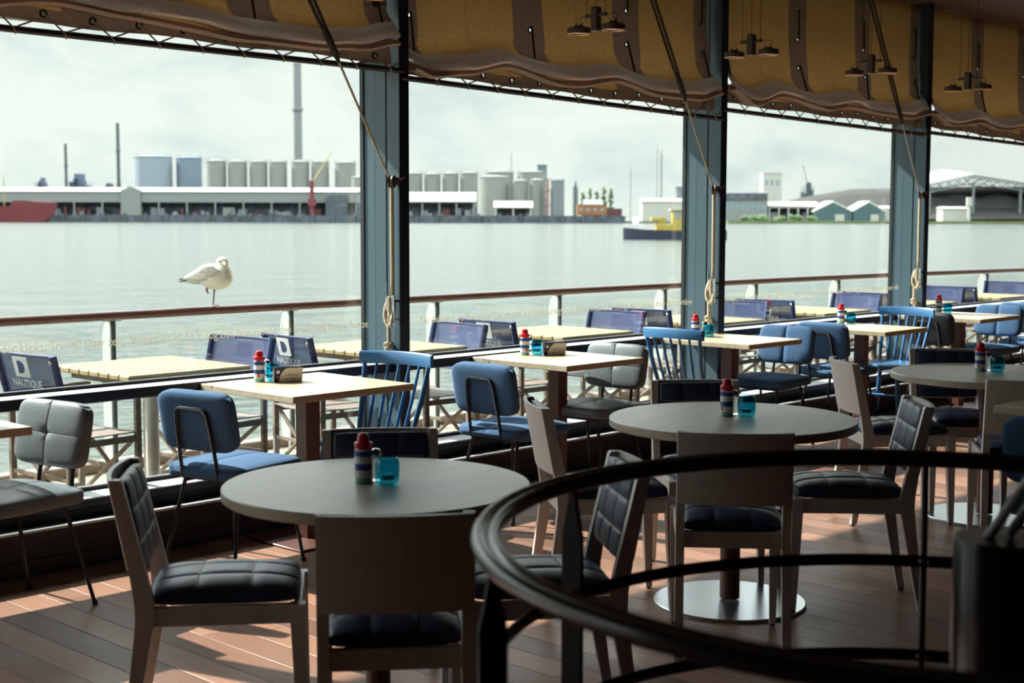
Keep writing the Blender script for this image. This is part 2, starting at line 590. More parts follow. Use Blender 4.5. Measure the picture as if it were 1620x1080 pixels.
def dup(root, loc, rz, label, group=None, swap=None):
    """a copy of a thing with copies of its parts and sub-parts; swap exchanges materials"""
    def cp(o, parent):
        c = o.copy()
        if swap and o.data is not None and any(m and m.name in swap for m in o.data.materials):
            c.data = o.data.copy()
            for i, m_ in enumerate(c.data.materials):
                if m_ and m_.name in swap:
                    c.data.materials[i] = MT[swap[m_.name]]
        C.objects.link(c)
        if parent is not None:
            c.parent = parent
        for ch in o.children:
            cp(ch, c)
        return c
    r = cp(root, None)
    r.location = loc
    r.rotation_euler = (0, 0, rz)
    r['label'] = label
    if group:
        r['group'] = group
    return r


def rope_path(a, b, n, sag=0.0):
    a, b = Vector(a), Vector(b)
    return [tuple(a.lerp(b, i / n) - Vector((0, 0, sag * 4 * (i / n) * (1 - i / n)))) for i in range(n + 1)]


def rope(mb, pts, r, turns, mi=0, strands=3):
    """twisted rope along a polyline"""
    P = [Vector(p) for p in pts]
    seg = [0.0]
    for i in range(1, len(P)):
        seg.append(seg[-1] + (P[i] - P[i - 1]).length)
    tot = seg[-1]
    n = max(6, int(turns * 8))
    for k in range(strands):
        out, j = [], 0
        for i in range(n + 1):
            s_ = tot * i / n
            while j < len(P) - 2 and seg[j + 1] < s_:
                j += 1
            q = P[j].lerp(P[j + 1], (s_ - seg[j]) / max(1e-6, seg[j + 1] - seg[j]))
            t = (P[j + 1] - P[j]).normalized()
            u = t.orthogonal().normalized()
            w = t.cross(u)
            a = 2 * PI * (turns * i / n + k / strands)
            out.append(q + (u * math.cos(a) + w * math.sin(a)) * r * 0.5)
        mb.tube(out, r * 0.58, 6, mi)
    return mb


def text_mb(body, size, T, depth=0.0005, squeeze=1.0, align='LEFT', mb=None, mi=0):
    """lettering as a mesh in the local XY plane"""
    cu = bpy.data.curves.new('lettering', 'FONT')
    cu.body = body
    cu.size = size
    cu.extrude = depth
    cu.align_x = align
    cu.resolution_u = 3
    ob = bpy.data.objects.new('lettering', cu)
    me = bpy.data.meshes.new_from_object(ob)
    mb = mb or MB()
    mb.add([(v.co.x * squeeze, v.co.y, v.co.z) for v in me.vertices], [tuple(p.vertices) for p in me.polygons], mi, T)
    bpy.data.objects.remove(ob)
    bpy.data.curves.remove(cu)
    bpy.data.meshes.remove(me)
    return mb


def frame_T(o, x, y):
    """matrix with local X along x, local Y along y"""
    x, y = Vector(x).normalized(), Vector(y).normalized()
    z = x.cross(y)
    m_ = Matrix((x, y, z)).transposed().to_4x4()
    m_.translation = o
    return m_


# ================================================================== SETTING
COLS = [-3.6, -0.71, 2.18, 5.07, 7.97, 10.84, 13.71, 16.58]
X0, X1, YB, CEIL = -3.6, 16.64, -4.5, 3.28
struct(MB().box(X0, X1, YB, 6.0, -0.12, 0.0).build('floor', 'floor'), 'dark red oiled plank floor of the restaurant')
struct(MB().box(X0, X1, YB, 6.05, CEIL, CEIL + 0.2).build('ceiling', 'ceil'), 'plain beige ceiling above the canvas blinds')
struct(MB().box(X0 - .1, X1 + .1, YB - .15, YB, -0.12, CEIL).build('wall_back', 'wall'), 'dark back wall behind the viewer')
struct(MB().box(X0 - .15, X0, YB, 6.0, -0.12, CEIL).build('wall_left', 'wall'), 'dark wall at the left end of the room')
struct(MB().box(X1, X1 + .15, YB, 6.0, -0.12, CEIL).build('wall_right', 'wall'), 'dark wall at the far right end of the room')
k = MB().box(X0, X1, 5.66, 6.0, 0.0, 0.1985).box(X0, X1, 5.60, 5.66, .175, .1985).box(X0, X1, 5.6305, 5.70, 0.1985, 0.206).box(X0, X1, 5.74, 6.0, 0.195, 0.245)
struct(k.build('wall_front', 'kerb'), 'low black kerb wall under the windows')
struct(MB().box(X0, X1, 5.60, 5.63, 0.199, 0.210, c=.002).build('trim_1', 'alu'), 'thin bright metal ledge along the black kerb')
struct(MB().box(X0, X1, 5.648, 5.66, 0.0, 0.07).build('baseboard_front', 'kerb'), 'black baseboard at the foot of the kerb')
for i, x in enumerate(COLS[1:-1]):
    b = MB()
    b.box(x, x + .06, 5.808, 5.985, 0.0, CEIL, 0, c=.002).box(x, x + .06, 5.70, 5.797, 0.0, CEIL, 0, c=.002)
    b.box(x + .004, x + .056, 5.79, 5.815, 0.0, CEIL, 1)
    b.box(x - .008, x + .068, 5.985, 6.012, 0.0, CEIL, 1).box(x - .004, x + .064, 5.693, 5.70, 0.0, CEIL, 2)
    struct(b.build('trim_%d' % (i + 2), ['steel', 'gasket', 'navy']), 'blue grey steel column between window bays')
# terrace canopy over the windows, its edge shades the columns
struct(MB().box(X0, X1, 6.02, 6.15, 2.425, 2.47, c=.006).build('trim_9', 'whitewall'), 'slim pale gutter outside above the windows')
struct(MB().box(X0, X1, 6.05, 7.49, CEIL, CEIL + .14, c=.006).build('trim_10', 'whitewall'), 'roof overhang outside above the windows')

POEM = {2: "'t Gebulder klinkt, Triomf! Daar zeilt de laatste kiel, En 't oog ziet, hoe voorbij den Briel, Nog flaauw het ze",
        3: "Nu dobberd, op het wijde vlak en veer's 's lands haringvloot, alom vereerd, En dwingt elk zeeman, door de Noordzee",
        4: "schepen in het hart van de haven, daar waait de vlag en vaart weer op, alom bemind door elk"}
for i in range(len(COLS) - 1):
    a, b_ = COLS[i] + .06, COLS[i + 1]
    w = MB().box(a, b_, 5.74, 5.985, .708, .757, 0, c=.004).box(a, b_, 5.75, 5.985, .7572, .7578, 1)
    w.box(a, b_, 5.72, 6.0, .245, .279, 0, c=.003).box(a, b_, 5.722, 6.0, .2792, .285, 1)
    w.box(a, b_, 5.86, 6.0, 3.2, CEIL, 0).box(a, b_, 5.885, 5.915, .757, .772, 2).box(a, b_, 5.885, 5.915, .285, .30, 2)
    wo = struct(w.build('window_%d' % (i + 1), ['navy', 'alu', 'gasket']), 'dark framed harbour window bay')
    gl = MB().box(a, b_, 5.893, 5.903, .757, 3.2).build('upper_pane', 'glass', wo, smooth=0)
    gl = MB().box(a, b_, 5.893, 5.903, .285, .708).build('lower_pane', 'glass', wo, smooth=0)
    if i in POEM:
        t = text_mb(POEM[i], .058, Matrix(), 0.0004)
        wd = max(v[0] for v in t.v)
        if i == 2:      # the line runs on from the neighbouring bay
            k_ = 2.10 / (wd - max(v[0] for v in text_mb("'t Gebul", .058, Matrix()).v))
            off = b_ - .06 - wd * k_
        else:
            k_ = ((b_ - a) - .30) / wd
            off = a + .26
        T = frame_T((off, 5.891, .945), (1, 0, 0), (0, 0, 1))
        t.v = [tuple(T @ Vector((v[0] * k_, v[1], v[2]))) for v in t.v]
        t.build('window_lettering', 'etch', wo, smooth=0)

# outside
struct(MB().box(-6, 22, 6.0, 7.78, -0.15, -0.001).build('terrace_deck', 'deck'), 'pale plank deck of the terrace outside')
struct(MB().box(-6, 22, 7.66, 7.78, -0.001, 0.06, c=.008).box(-6, 22, 6.0, 7.78, -0.5, -0.15).build('deck_edge', 'dframe'),
       'weathered timber edge beam of the terrace deck')
wv = [(-4000, 7.9, -2.5), (4000, 7.9, -2.5), (4000, 4000, -2.5), (-4000, 4000, -2.5)]
struct(MB().add(wv, [(0, 1, 2, 3)]).build('harbour_water', 'water', smooth=0), 'wide pale green harbour water')


# ================================================================== FAR BANK (u metres right of the view line, D metres away)
def bank(u, D):
    return rt.x * u + math.cos(YAW) * D, rt.y * u + math.sin(YAW) * D


RB = YAW - PI / 2
GZ = -1.4


def bthing(name, label, cat, u, D, group=None):
    x, y = bank(u, D)
    return thing(name, label, cat, (x, y, GZ), RB, group)


def bankbox(u0, u1, D0, D1, z0, z1, mb=None, mi=0):
    """box given in bank coordinates, in the local frame of an object at the origin turned by RB"""
    return (mb or MB()).box(u0, u1, D0, D1, z0, z1, mi)


g_ = bankbox(-700, 700, 789, 1500, -4, GZ).build('river_bank', 'bank')
g_.rotation_euler = (0, 0, RB)
struct(g_, 'flat industrial bank across the harbour')
g_ = MB().box(118, 700, 781, 789.4, -4, -1.0).build('bank_grass_strip', 'grass')
g_.rotation_euler = (0, 0, RB)
struct(g_, 'green grassy water edge on the right of the far bank')
q = MB().box(-400, 62, 782, 789.4, -4, 1.5)
for j in range(40):
    u = -395 + j * 11.4
    q.box(u, u + 1.2, 780.5, 782.2, -4, 2.6)
g_ = q.build('quay_wall', 'quay')
g_.rotation_euler = (0, 0, RB)
struct(g_, 'dark quay wall with fender piles on the far bank')

BANK = [
    ('tank', 'storage_tank', -238.0, -213.6, 37.9, 900, 'tankblue', 'wide pale blue storage tank left of its darker blue twin', 'tank'),
    ('tank', 'storage_tank', -212.6, -195.9, 37.3, 905, 'tankblue2', 'darker blue grey storage tank beside the row of silos', 'tank'),
    ('tank', 'grain_silo', -188.5, -175.6, 34.4, 880, 'silo', 'pale grey silo standing first beside the blue tanks', 'silo'),
    ('tank', 'grain_silo', -175.2, -162.7, 34.0, 880, 'silo', 'pale grey silo second from the blue tanks', 'silo'),
    ('tank', 'grain_silo', -161.9, -150.2, 34.0, 880, 'silo', 'pale grey silo third from the blue tanks', 'silo'),
    ('tank', 'grain_silo', -149.8, -138.1, 34.0, 880, 'silo', 'pale grey silo just left of the tall chimney', 'silo'),
    ('tank', 'grain_silo', -136.1, -124.4, 34.0, 880, 'silo', 'pale grey silo in front of the tall chimney', 'silo'),
    ('tank', 'grain_silo', -124.0, -112.2, 34.0, 880, 'silo', 'pale grey silo just right of the tall chimney', 'silo'),
    ('tank', 'grain_silo', -109.5, -95.8, 33.6, 880, 'silo', 'pale grey silo last before the first steel column', 'silo'),
    ('tank', 'storage_tank', -97.1, -84.1, 24.1, 860, 'silo', 'low pale tank at the edge of the first steel column', 'tank'),
    ('tank', 'storage_tank', -67.2, -55.5, 27.3, 890, 'silo', 'pale round tank just right of the first steel column', 'tank'),
    ('tank', 'storage_tank', -55.2, -44.3, 26.9, 890, 'silo', 'pale round tank second right of the first steel column', 'tank'),
    ('tank', 'storage_tank', -43.9, -33.2, 27.3, 890, 'silo', 'pale round tank third right of the first steel column', 'tank'),
    ('tank', 'storage_tank', -32.8, -21.0, 27.7, 890, 'silo', 'pale round tank behind the right end of the long white shed', 'tank'),
    ('tank', 'storage_tank', -17.6, 1.2, 29.1, 915, 'silo', 'broad domed tank at the back of the tank group', 'tank'),
    ('tank', 'storage_tank', 2.8, 20.8, 29.1, 915, 'silo', 'broad domed tank beside the dark green tower', 'tank'),
    ('tank', 'storage_tank', -20.4, -1.5, 24.2, 850, 'silo', 'large plain front tank left of the white canopy roof', 'tank'),
    ('tank', 'storage_tank', -0.8, 9.4, 21.8, 845, 'silo', 'small pale tank above the white canopy roof', 'tank'),
    ('tank', 'storage_tank', 10.1, 19.0, 22.2, 845, 'silo', 'small pale tank left of the red and white stack', 'tank'),
    ('tank', 'storage_tank', 22.0, 31.0, 22.1, 840, 'siloblue', 'blue grey tank standing last on the right of the tank group', 'tank'),
    ('stack', 'factory_chimney', -142.2, -136.0, 99.1, 930, 'stackgrey', 'very tall pale grey chimney rising above the silos', 'chimney'),
    ('stack', 'factory_chimney', -291.0, -288.9, 47.4, 930, 'stackdark', 'short thin dark chimney beside the dark refinery block', 'chimney'),
    ('stack', 'factory_chimney', -257.1, -254.6, 60.7, 930, 'stackdark', 'tall thin dark chimney left of the blue tanks', 'chimney'),
    ('stack', 'factory_chimney', 19.4, 21.6, 23.2, 838, 'stackred', 'thin red and white stack between grey tanks', 'chimney'),
    ('mast', 'radio_mast', 90.8, 91.6, 43.9, 902, 'stackgrey', 'taller pale mast left of its twin beyond the yellow boat', 'mast'),
    ('mast', 'radio_mast', 92.0, 93.2, 40.3, 890, 'stackdark', 'darker mast right of its twin beyond the yellow boat', 'mast'),
    ('mast', 'radio_mast', 74.0, 74.8, 30.8, 900, 'stackgrey', 'faint thin mast between the green trees and the boat', 'mast'),
    ('mast', 'radio_mast', -1.2, -0.4, 41.6, 930, 'stackgrey', 'faint thin mast rising behind the domed tanks', 'mast'),
    ('plant', 'refinery_block', -287.0, -270.5, 28.7, 925, 'refinery', 'dark blue refinery block beside the short chimney', 'refinery'),
    ('plant', 'refinery_tower', -307.1, -301.3, 27.9, 925, 'refinery', 'small dark refinery tower far left on the bank', 'refinery'),
    ('plant', 'refinery_tower', -262.2, -258.0, 25.8, 925, 'refinery', 'small dark refinery tower at the foot of the tall thin chimney', 'refinery'),
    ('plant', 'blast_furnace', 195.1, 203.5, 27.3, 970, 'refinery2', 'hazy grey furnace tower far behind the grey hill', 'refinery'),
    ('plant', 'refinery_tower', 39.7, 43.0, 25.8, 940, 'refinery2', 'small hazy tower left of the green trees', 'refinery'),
    ('box', 'tower_block', 16.5, 22.5, 34.1, 940, 'darkgreen', 'dark green square tower above the tank group', 'tower'),
    ('box', 'tower_block', 153.3, 164.7, 27.4, 880, 'whitewall', 'plain pale grey tower block behind low sheds', 'building'),
    ('box', 'tower_block', 100.5, 109.5, 18.8, 880, 'siloblue', 'blue grey block beside the second steel column', 'building'),
]
GRP = {'silo': 'grain silos on the far bank', 'tank': 'storage tanks on the far bank'}
for fn, name, u0, u1, zt, D, m_, lab, cat in BANK:
    w, h = u1 - u0 - (.9 if fn == 'tank' else 0), zt - GZ
    t = bthing(name, lab, cat, (u0 + u1) / 2, D, GRP.get(cat))
    if fn == 'tank':
        MB().lathe([(w / 2, 0), (w / 2, h * .985), (w / 2 + .25, h * .985), (w / 2 + .25, h)], 28).build('shell', m_, t)
        MB().lathe([(w / 2, 0), (w / 2 * .96, .35), (w / 4, 1.1), (0.05, 1.4)], 28).build('roof', m_, t, loc=(0, 0, h))
        b = MB()
        for a in range(12):
            b.box(-.08, .08, -.08, .08, 0, 1.2, T=Matrix.Rotation(a * PI / 6, 4, 'Z') @ Matrix.Translation((w / 2 + .1, 0, 0)))
        b.tube([((w / 2 + .1) * math.cos(a * PI / 12), (w / 2 + .1) * math.sin(a * PI / 12), 1.2) for a in range(24)], .08, 5, closed=True)
        b.build('roof_railing', 'stackgrey', t, loc=(0, 0, h))
    elif fn == 'stack':
        MB().lathe([(w / 2, 0), (w / 2 * .86, h - .5), (w / 2 * .95, h - .4), (w / 2 * .95, h)], 16).build('shaft', m_, t)
        for z in (.35, .7):
            MB().lathe([(w * .46, 0), (w * .62, .1), (w * .62, 1.2), (w * .46, 1.3)], 16).build('gallery', m_, t, loc=(0, 0, h * z))
    elif fn == 'mast':
        b = MB()
        for a in range(3):
            c_, s_ = math.cos(a * 2.094) * w * .45, math.sin(a * 2.094) * w * .45
            b.tube([(c_, s_, 0), (c_ * .6, s_ * .6, h)], w * .13, 5)
        n = int(h / 2)
        for j in range(n):
            z = h * j / n
            b.box(-w * .4, w * .4, -w * .3, w * .3, z, z + .25)
        b.build('lattice', m_, t)
        MB().tube([(0, 0, h), (0, 0, h + 2.5)], w * .12, 5).build('antenna', m_, t)
    elif fn == 'plant':
        b = MB()
        rnd = random.Random(int(u0 * 10))
        for j in range(14):
            ww, x = w * rnd.uniform(.12, .3), rnd.uniform(-.38, .38) * w
            b.box(x - ww / 2, x + ww / 2, -4, 4, 0, h * rnd.uniform(.55, 1) * (1 - .5 * abs(x) / w))
        b.build('tower', m_, t)
        b = MB()
        for j in range(8):
            x = (j / 7 - .5) * w
            b.tube([(x, -4.3, 0), (x, -4.3, h * .8)], .18, 5)
            b.box(-w / 2, w / 2, -4.4, -4.1, h * .1 * j, h * .1 * j + .2)
        b.build('pipework', m_, t)
    else:
        MB().box(-w / 2, w / 2, -6, 6, 0, h).build('wall', m_, t)
        MB().box(-w / 2 - .3, w / 2 + .3, -6.3, 6.3, h, h + .6).build('roof', m_, t)
        b = MB()
        for j in range(3):
            b.box(-w * .4 + j * w * .3, -w * .4 + j * w * .3 + w * .15, -6.06, -6, h * .75, h * .86)
        b.build('window', 'window_dark', t)


def shed(name, label, u0, u1, D, depth, zwall, zroof, wall, roof, bays=0, zbay=0.0, front='darkbay'):
    t = bthing(name, label, 'shed', (u0 + u1) / 2, D)
    w = u1 - u0
    zw, zr = zwall - GZ, zroof - GZ
    if bays:
        zb = zbay - GZ
        MB().box(-w / 2, w / 2, 0, depth, zb, zw).box(-w / 2, w / 2, depth - 1, depth, 0, zb).build('wall', wall, t)
        gb, rnd = MB().box(-w / 2, w / 2, 8, depth - 1.2, 0, zb, 0), random.Random(int(w))
        for j in range(int(w / 2.4)):
            x, ww, hh = rnd.uniform(-.49, .46) * w, rnd.uniform(1, 5), rnd.uniform(.15, .75) * zb
            gb.box(x, x + ww, rnd.uniform(1, 3), 6, 0, hh, rnd.choice((0, 1, 1, 2, 3)))
        gb.build('stored_goods', [front, 'shedgrey', 'siloblue', 'darkred'], t)
        for j in range(bays + 1):
            x = -w / 2 + .4 + (w - .8) * j / bays
            MB().box(x - .4, x + .4, 0, .8, 0, zb).build('pillar', wall, t)
    else:
        MB().box(-w / 2, w / 2, 0, depth, 0, zw).build('wall', wall, t)
    MB().prism([(-.8, zw), (depth + .8, zw), (depth / 2, zr)], -w / 2 - .8, w / 2 + .8, 'x').build('roof', roof, t)
    return t


t = shed('warehouse', 'long white quayside warehouse with open dark bays left of the first column', -309, -87, 800, 26, 14.6, 17.0,
         'shedgrey', 'roofwhite', 14, 8.6)
MB().prism([(-5.5, 0), (5.5, 0), (5.5, 16.8), (0, 18.9), (-5.5, 16.8)], -1.2, 4, 'y').build('gable', 'shedgrey', t, loc=(-15.4, 0, 0))
shed('warehouse', 'long white shed with dark front just right of the first column', -60.4, -21.3, 800, 22, 9.4, 14.6, 'shedgrey', 'roofwhite', 4, 8.6)
shed('loading_canopy', 'bright white canopy roof in front of the grey tanks', -9.6, 10.7, 800, 14, 6.2, 9.7, 'whitewall', 'roofwhite', 2, 5.6)
t = bthing('brick_house', 'orange brick building with dark red ground floor', 'building', 49, 800)
MB().box(-12.5, 4, 0, 14, 3.4, 9.2).build('wall', 'orange', t)
MB().box(-9, 12.5, -.2, 14, 0, 3.4).box(4, 12.5, 0, 14, 3.4, 7).build('base_storey', 'darkred', t)
MB().prism([(-.5, 9.2), (14.5, 9.2), (7, 12.2)], -9, 2, 'x').build('roof', 'shedgrey', t)
for j in range(4):
    MB().box(-11.5 + j * 4, -9.5 + j * 4, -.08, 0, 5.6, 7.4).build('window', 'window_dark', t)
shed('harbour_office', 'white two storey harbour building behind the yellow boat', 73.8, 99, 810, 16, 9.8, 11.5, 'whitewall', 'roofwhite')
t = shed('office_block', 'long grey building with dark upper storey right of the second column', 118, 146.5, 820, 18, 14.6, 15.4, 'shedgrey', 'darkbay')
for j in range(9):
    MB().box(-13 + j * 3, -11 + j * 3, -.1, 0, 6.5, 9.5).build('window', 'window_dark', t)
MB().box(-14.2, 14.2, -.6, .1, 12.2, 15.9).build('upper_storey', 'darkbay', t)
shed('boat_shed', 'low white shed with pillars left of the teal gables', 147.6, 176, 822, 16, 7.4, 9.9, 'whitewall', 'roofwhite', 5, 6.2)
for u0, u1, lab in ((172.6, 193.8, 'left teal gabled boat hall on the far bank'), (194.6, 212.8, 'right teal gabled boat hall on the far bank')):
    t = bthing('boat_hall', lab, 'shed', (u0 + u1) / 2, 815, 'teal boat halls')
    w = u1 - u0
    MB().prism([(-w / 2, 0), (w / 2, 0), (w / 2, 5.6), (0, 10.6), (-w / 2, 5.6)], 0, 24, 'y').build('wall', 'teal', t)
    MB().prism([(-w / 2 - .6, 5.4), (0, 10.9), (w / 2 + .6, 5.4), (w / 2 + .6, 6.1), (0, 11.7), (-w / 2 - .6, 6.1)], .3, 24.5, 'y').build('roof', 'roofwhite', t)
    MB().box(w * .05, w * .3, -.15, 0, 0, 4).build('door', 'whitewall', t)
shed('white_shed', 'small white shed beside the third steel column', 206, 218, 826, 10, 6.4, 7.6, 'whitewall', 'roofwhite')
shed('white_shed', 'plain white block standing under the truss hall', 247.8, 262.4, 822, 12, 6.2, 7.2, 'whitewall', 'roofwhite')
# long spoil heap
b = MB()
prof = [(118, 0), (150, 8), (190, 16), (215, 20), (252, 21), (300, 22), (350, 21.5), (420, 8), (470, 0)]
rings = []
for u, z in prof:
    rings.append([(u, 905 + 70 * s_, GZ + z * math.exp(-(s_ * 1.6) ** 2) - (0.0 if abs(s_) < 1 else 0.2)) for s_ in (-1, -.6, -.3, 0, .3, .6, 1)])
b.loft(rings, caps=False, closed=False)
hl = b.build('spoil_hill', 'hill')
hl.rotation_euler = (0, 0, RB)
struct(hl, 'long low grey brown hill behind the right bank')
# truss hall
t = bthing('truss_hall', 'wide open hall with pale truss roof at the right edge', 'hall', 290, 850)
b, tr_ = MB(), MB()


def arch(u):
    return 27.8 - abs(u + 16) * .215 if u < -16 else 27.8 - abs(u + 16) * .155


us = [-44 + i * 5.5 for i in range(23)]
b.loft([[(u, 0, arch(u) - .4), (u, 0, arch(u) + .9), (u, 60, arch(u) + .9 + 4), (u, 60, arch(u) + 3.6)] for u in us], 0)
b.build('roof', 'roofwhite', t)
for i, u in enumerate(us[:-1]):
    v = us[i + 1]
    for yy in (-1, 20):
        tr_.tube([(u, yy, arch(u) - .4), (v, yy, arch(v) - .4)], .3, 5).tube([(u, yy, arch(u) - 5), (v, yy, arch(v) - 5)], .3, 5)
        tr_.tube([(u, yy, arch(u) - .4), (v, yy, arch(v) - 5)], .22, 5).tube([(u, yy, arch(u) - 5), (v, yy, arch(v) - .4)], .22, 5)
tr_.build('truss', 'stackgrey', t)
for u in (-42, -16, 12, 40, 70):
    MB().box(u - .5, u + .5, -1, 1, 0, arch(u) - 4.5).build('pillar', 'stackgrey', t)
cp_ = MB()
cp_.loft([[(u, 6 + 40 * s_, max(0, (15.5 + 1.5 * math.sin(u * .25)) * math.exp(-(s_ * 1.5 - .6) ** 2)) if abs(s_ - .5) < .5 else 0.0)
           for s_ in (0, .2, .4, .6, .8, 1)] for u in us], caps=False, closed=False)
cp_.build('coal_heap', 'coal', t)
t = bthing('signal_mast', 'white navigation mast on the water edge at the right', 'mast', 261.5, 818)
MB().box(-.7, .7, -.7, .7, 0, 9).build('shaft', 'whitewall', t)
MB().box(-1.3, 1.3, -1.2, 1.2, 9, 14).build('cabin', 'whitewall', t)
t = bthing('jib_crane', 'red quay crane with long pale jib in front of the silos', 'crane', -111, 792)
MB().box(-1.1, 1.1, -1, 1, 0, 22).build('mast', 'hullred', t)
MB().box(-2, 2, -1.5, 1.5, 8, 12).build('cab', 'hullred', t)
MB().tube([(0, 0, 20), (11.2, 0, 38)], [.45, .25], 6).build('jib', 'yellow', t)
t = bthing('jib_crane', 'hazy crane with a leaning jib far beyond the teal halls', 'crane', 206, 985)
MB().box(-1, 1, -1, 1, 0, 16).build('mast', 'stackgrey', t)
MB().tube([(0, 0, 15), (-6.2, 0, 38)], [.5, .3], 6).build('jib', 'stackgrey', t)
t = bthing('container_stack', 'dark stack of containers beside the first steel column', 'containers', -98, 796)
for z in range(4):
    MB().box(-6, 6, 0, 2.6, z * 3.6, z * 3.6 + 3.5, c=.1).build('container', 'quay', t)
# trees behind the brick house
tb = None
for i, (u, h) in enumerate(((41.5, 17), (45.6, 19.5), (49.7, 17.6), (53.8, 20), (57.9, 19))):
    t = bthing('tree', ['leftmost green tree of the row behind the orange building', 'second green tree from the left behind the orange building',
                        'middle green tree behind the orange building', 'fourth green tree from the left behind the orange building',
                        'rightmost green tree of the row behind the orange building'][i], 'tree', u, 840, 'trees behind the orange building')
    MB().tube([(0, 0, 0), (0, 0, h * .5)], .3, 6).build('trunk', 'quay', t)
    b, rnd = MB(), random.Random(i)
    for j in range(60):
        a, rr, z = rnd.uniform(0, 6.28), rnd.uniform(.1, 1.5), rnd.uniform(.15, 1) * h
        s_ = rnd.uniform(.8, 1.25) * (1.35 - .75 * z / h)
        b.lathe([(0.05, -s_), (s_ * .8, -s_ * .5), (s_, .1), (s_ * .7, s_ * .7), (.05, s_)], 7,
                T=Matrix.Translation((rr * math.cos(a) * (1.2 - .7 * z / h), rr * math.sin(a), z - s_)))
    b.build('crown', 'tree', t, smooth=20)
# bushes on the right bank
for i, (u, s_) in enumerate(((131, 2.0), (139, 2.8), (150, 2.0), (159, 2.4), (168, 2.0))):
    b, rnd = MB(), random.Random(50 + i)
    for j in range(14):
        r_ = s_ * rnd.uniform(.4, .8)
        b.lathe([(.05, -r_), (r_ * .8, -r_ * .5), (r_, 0), (r_ * .7, r_ * .7), (.05, r_)], 7,
                T=Matrix.Translation((rnd.uniform(-s_, s_) * 1.3, rnd.uniform(-1, 1), rnd.uniform(.2, 1) * s_)))
    o = b.build('bush', 'tree')
    x, y = bank(u, 800)
    o.location, o.rotation_euler = (x, y, GZ), (0, 0, RB)
    tag(o, ['dark bush at the left foot of the long grey building', 'larger dark bush before the long grey building',
            'dark bush before the left pillars of the low white shed', 'dark bush before the right pillars of the low white shed',
            'dark bush left of the teal gables'][i], 'bush', 'bushes on the right bank')
# red ship
t = thing('cargo_ship', 'red cargo ship moored at the left of the far quay', 'ship', (*bank(-275, 765), -2.5), RB)
rings = []
for u, hw, zb, zt in ((-45, 5, 0, 8), (-20, 6.5, 0, 7.6), (8, 6.5, 0, 8.6), (10, 6.5, 0, 11.6), (18, 6, 0, 11.4), (26, 3.5, 0.4, 10.8), (31.5, .4, 5, 10.4)):
    rings.append([(u, -hw, zt), (u - (1.2 if u > 20 else 0), -hw * .8, zb), (u - (1.2 if u > 20 else 0), hw * .8, zb), (u, hw, zt)])
MB().loft(rings).build('hull', 'hullred', t)
MB().box(-40, -30, -4, 4, 7.8, 18).build('deckhouse', 'whitewall', t)
MB().tube([(3, 0, 8), (3, 0, 24)], .25, 6).build('mast', 'yellow', t)
# yellow boat
t = thing('pilot_boat', 'yellow and black harbour boat out on the water', 'boat', (*bank(27, 247), -2.5), RB)
rings = []
for u, hw, zt in ((-7.8, .3, 2.0), (-6.8, 1.3, 1.95), (-4, 2.0, 1.7), (3, 2.2, 1.5), (9, 2.0, 1.5), (10, 1.4, 1.6)):
    rings.append([(u, -hw, zt), (u, -hw * .8, -.3), (u, hw * .8, -.3), (u, hw, zt)])
MB().loft(rings).build('hull', 'hullblack', t)
MB().box(-2.2, 8.5, -1.7, 1.7, 1.5, 2.6, c=.06).box(-3, -.5, -1.5, 1.5, 3.1, 3.8, c=.05).box(-1.9, -.6, -1.4, 1.4, 2.5, 3.2).build('lower_deckhouse', 'yellow', t)
MB().box(.6, 6.2, -1.5, 1.5, 2.6, 5.0, c=.08).build('wheelhouse', 'yellow', t)
for j in range(4):
    MB().box(.9 + j * 1.3, 1.9 + j * 1.3, -1.56, -1.5, 3.7, 4.6).build('window', 'window_dark', t)
MB().box(.2, 6.6, -1.8, 1.8, 5.0, 5.25).build('wheelhouse_roof', 'whitewall', t)
MB().tube([(4.6, 0, 5.2), (4.6, 0, 8.2)], .07, 6).tube([(4.0, 0, 7.2), (5.2, 0, 7.2)], .05, 6).build('mast', 'orange', t)
b = MB()
for j in range(6):
    b.tube([(-6.5 + j * .9, -1.5, 1.8), (-6.5 + j * .9, -1.5, 2.7)], .03, 5)
b.tube([(-6.5, -1.5, 2.7), (-2, -1.7, 2.7)], .03, 5)
b.build('deck_rail', 'whitewall', t)
MB().box(-6.2, -5.1, -.03, .03, 2.6, 3.9).build('flag', 'logo', t)
MB().tube([(-6.2, 0, 1.9), (-6.2, 0, 4.0)], .04, 5).build('flagpole', 'whitewall', t)

# ================================================================== TERRACE
rail_t = thing('terrace_railing', 'terrace railing with red brown handrail and glass panels above the water', 'railing', (0, 0, 0))
RP = [(-4, 7.6), (2, 7.6), (5.2, 7.59), (8, 7.58), (11, 7.5), (13.4, 7.36), (15.6, 7.05), (18, 6.6)]


def rail_y(x):
    for (a, ya), (b_, yb) in zip(RP, RP[1:]):
        if a <= x <= b_:
            return ya + (yb - ya) * (x - a) / (b_ - a)
    return RP[-1][1]


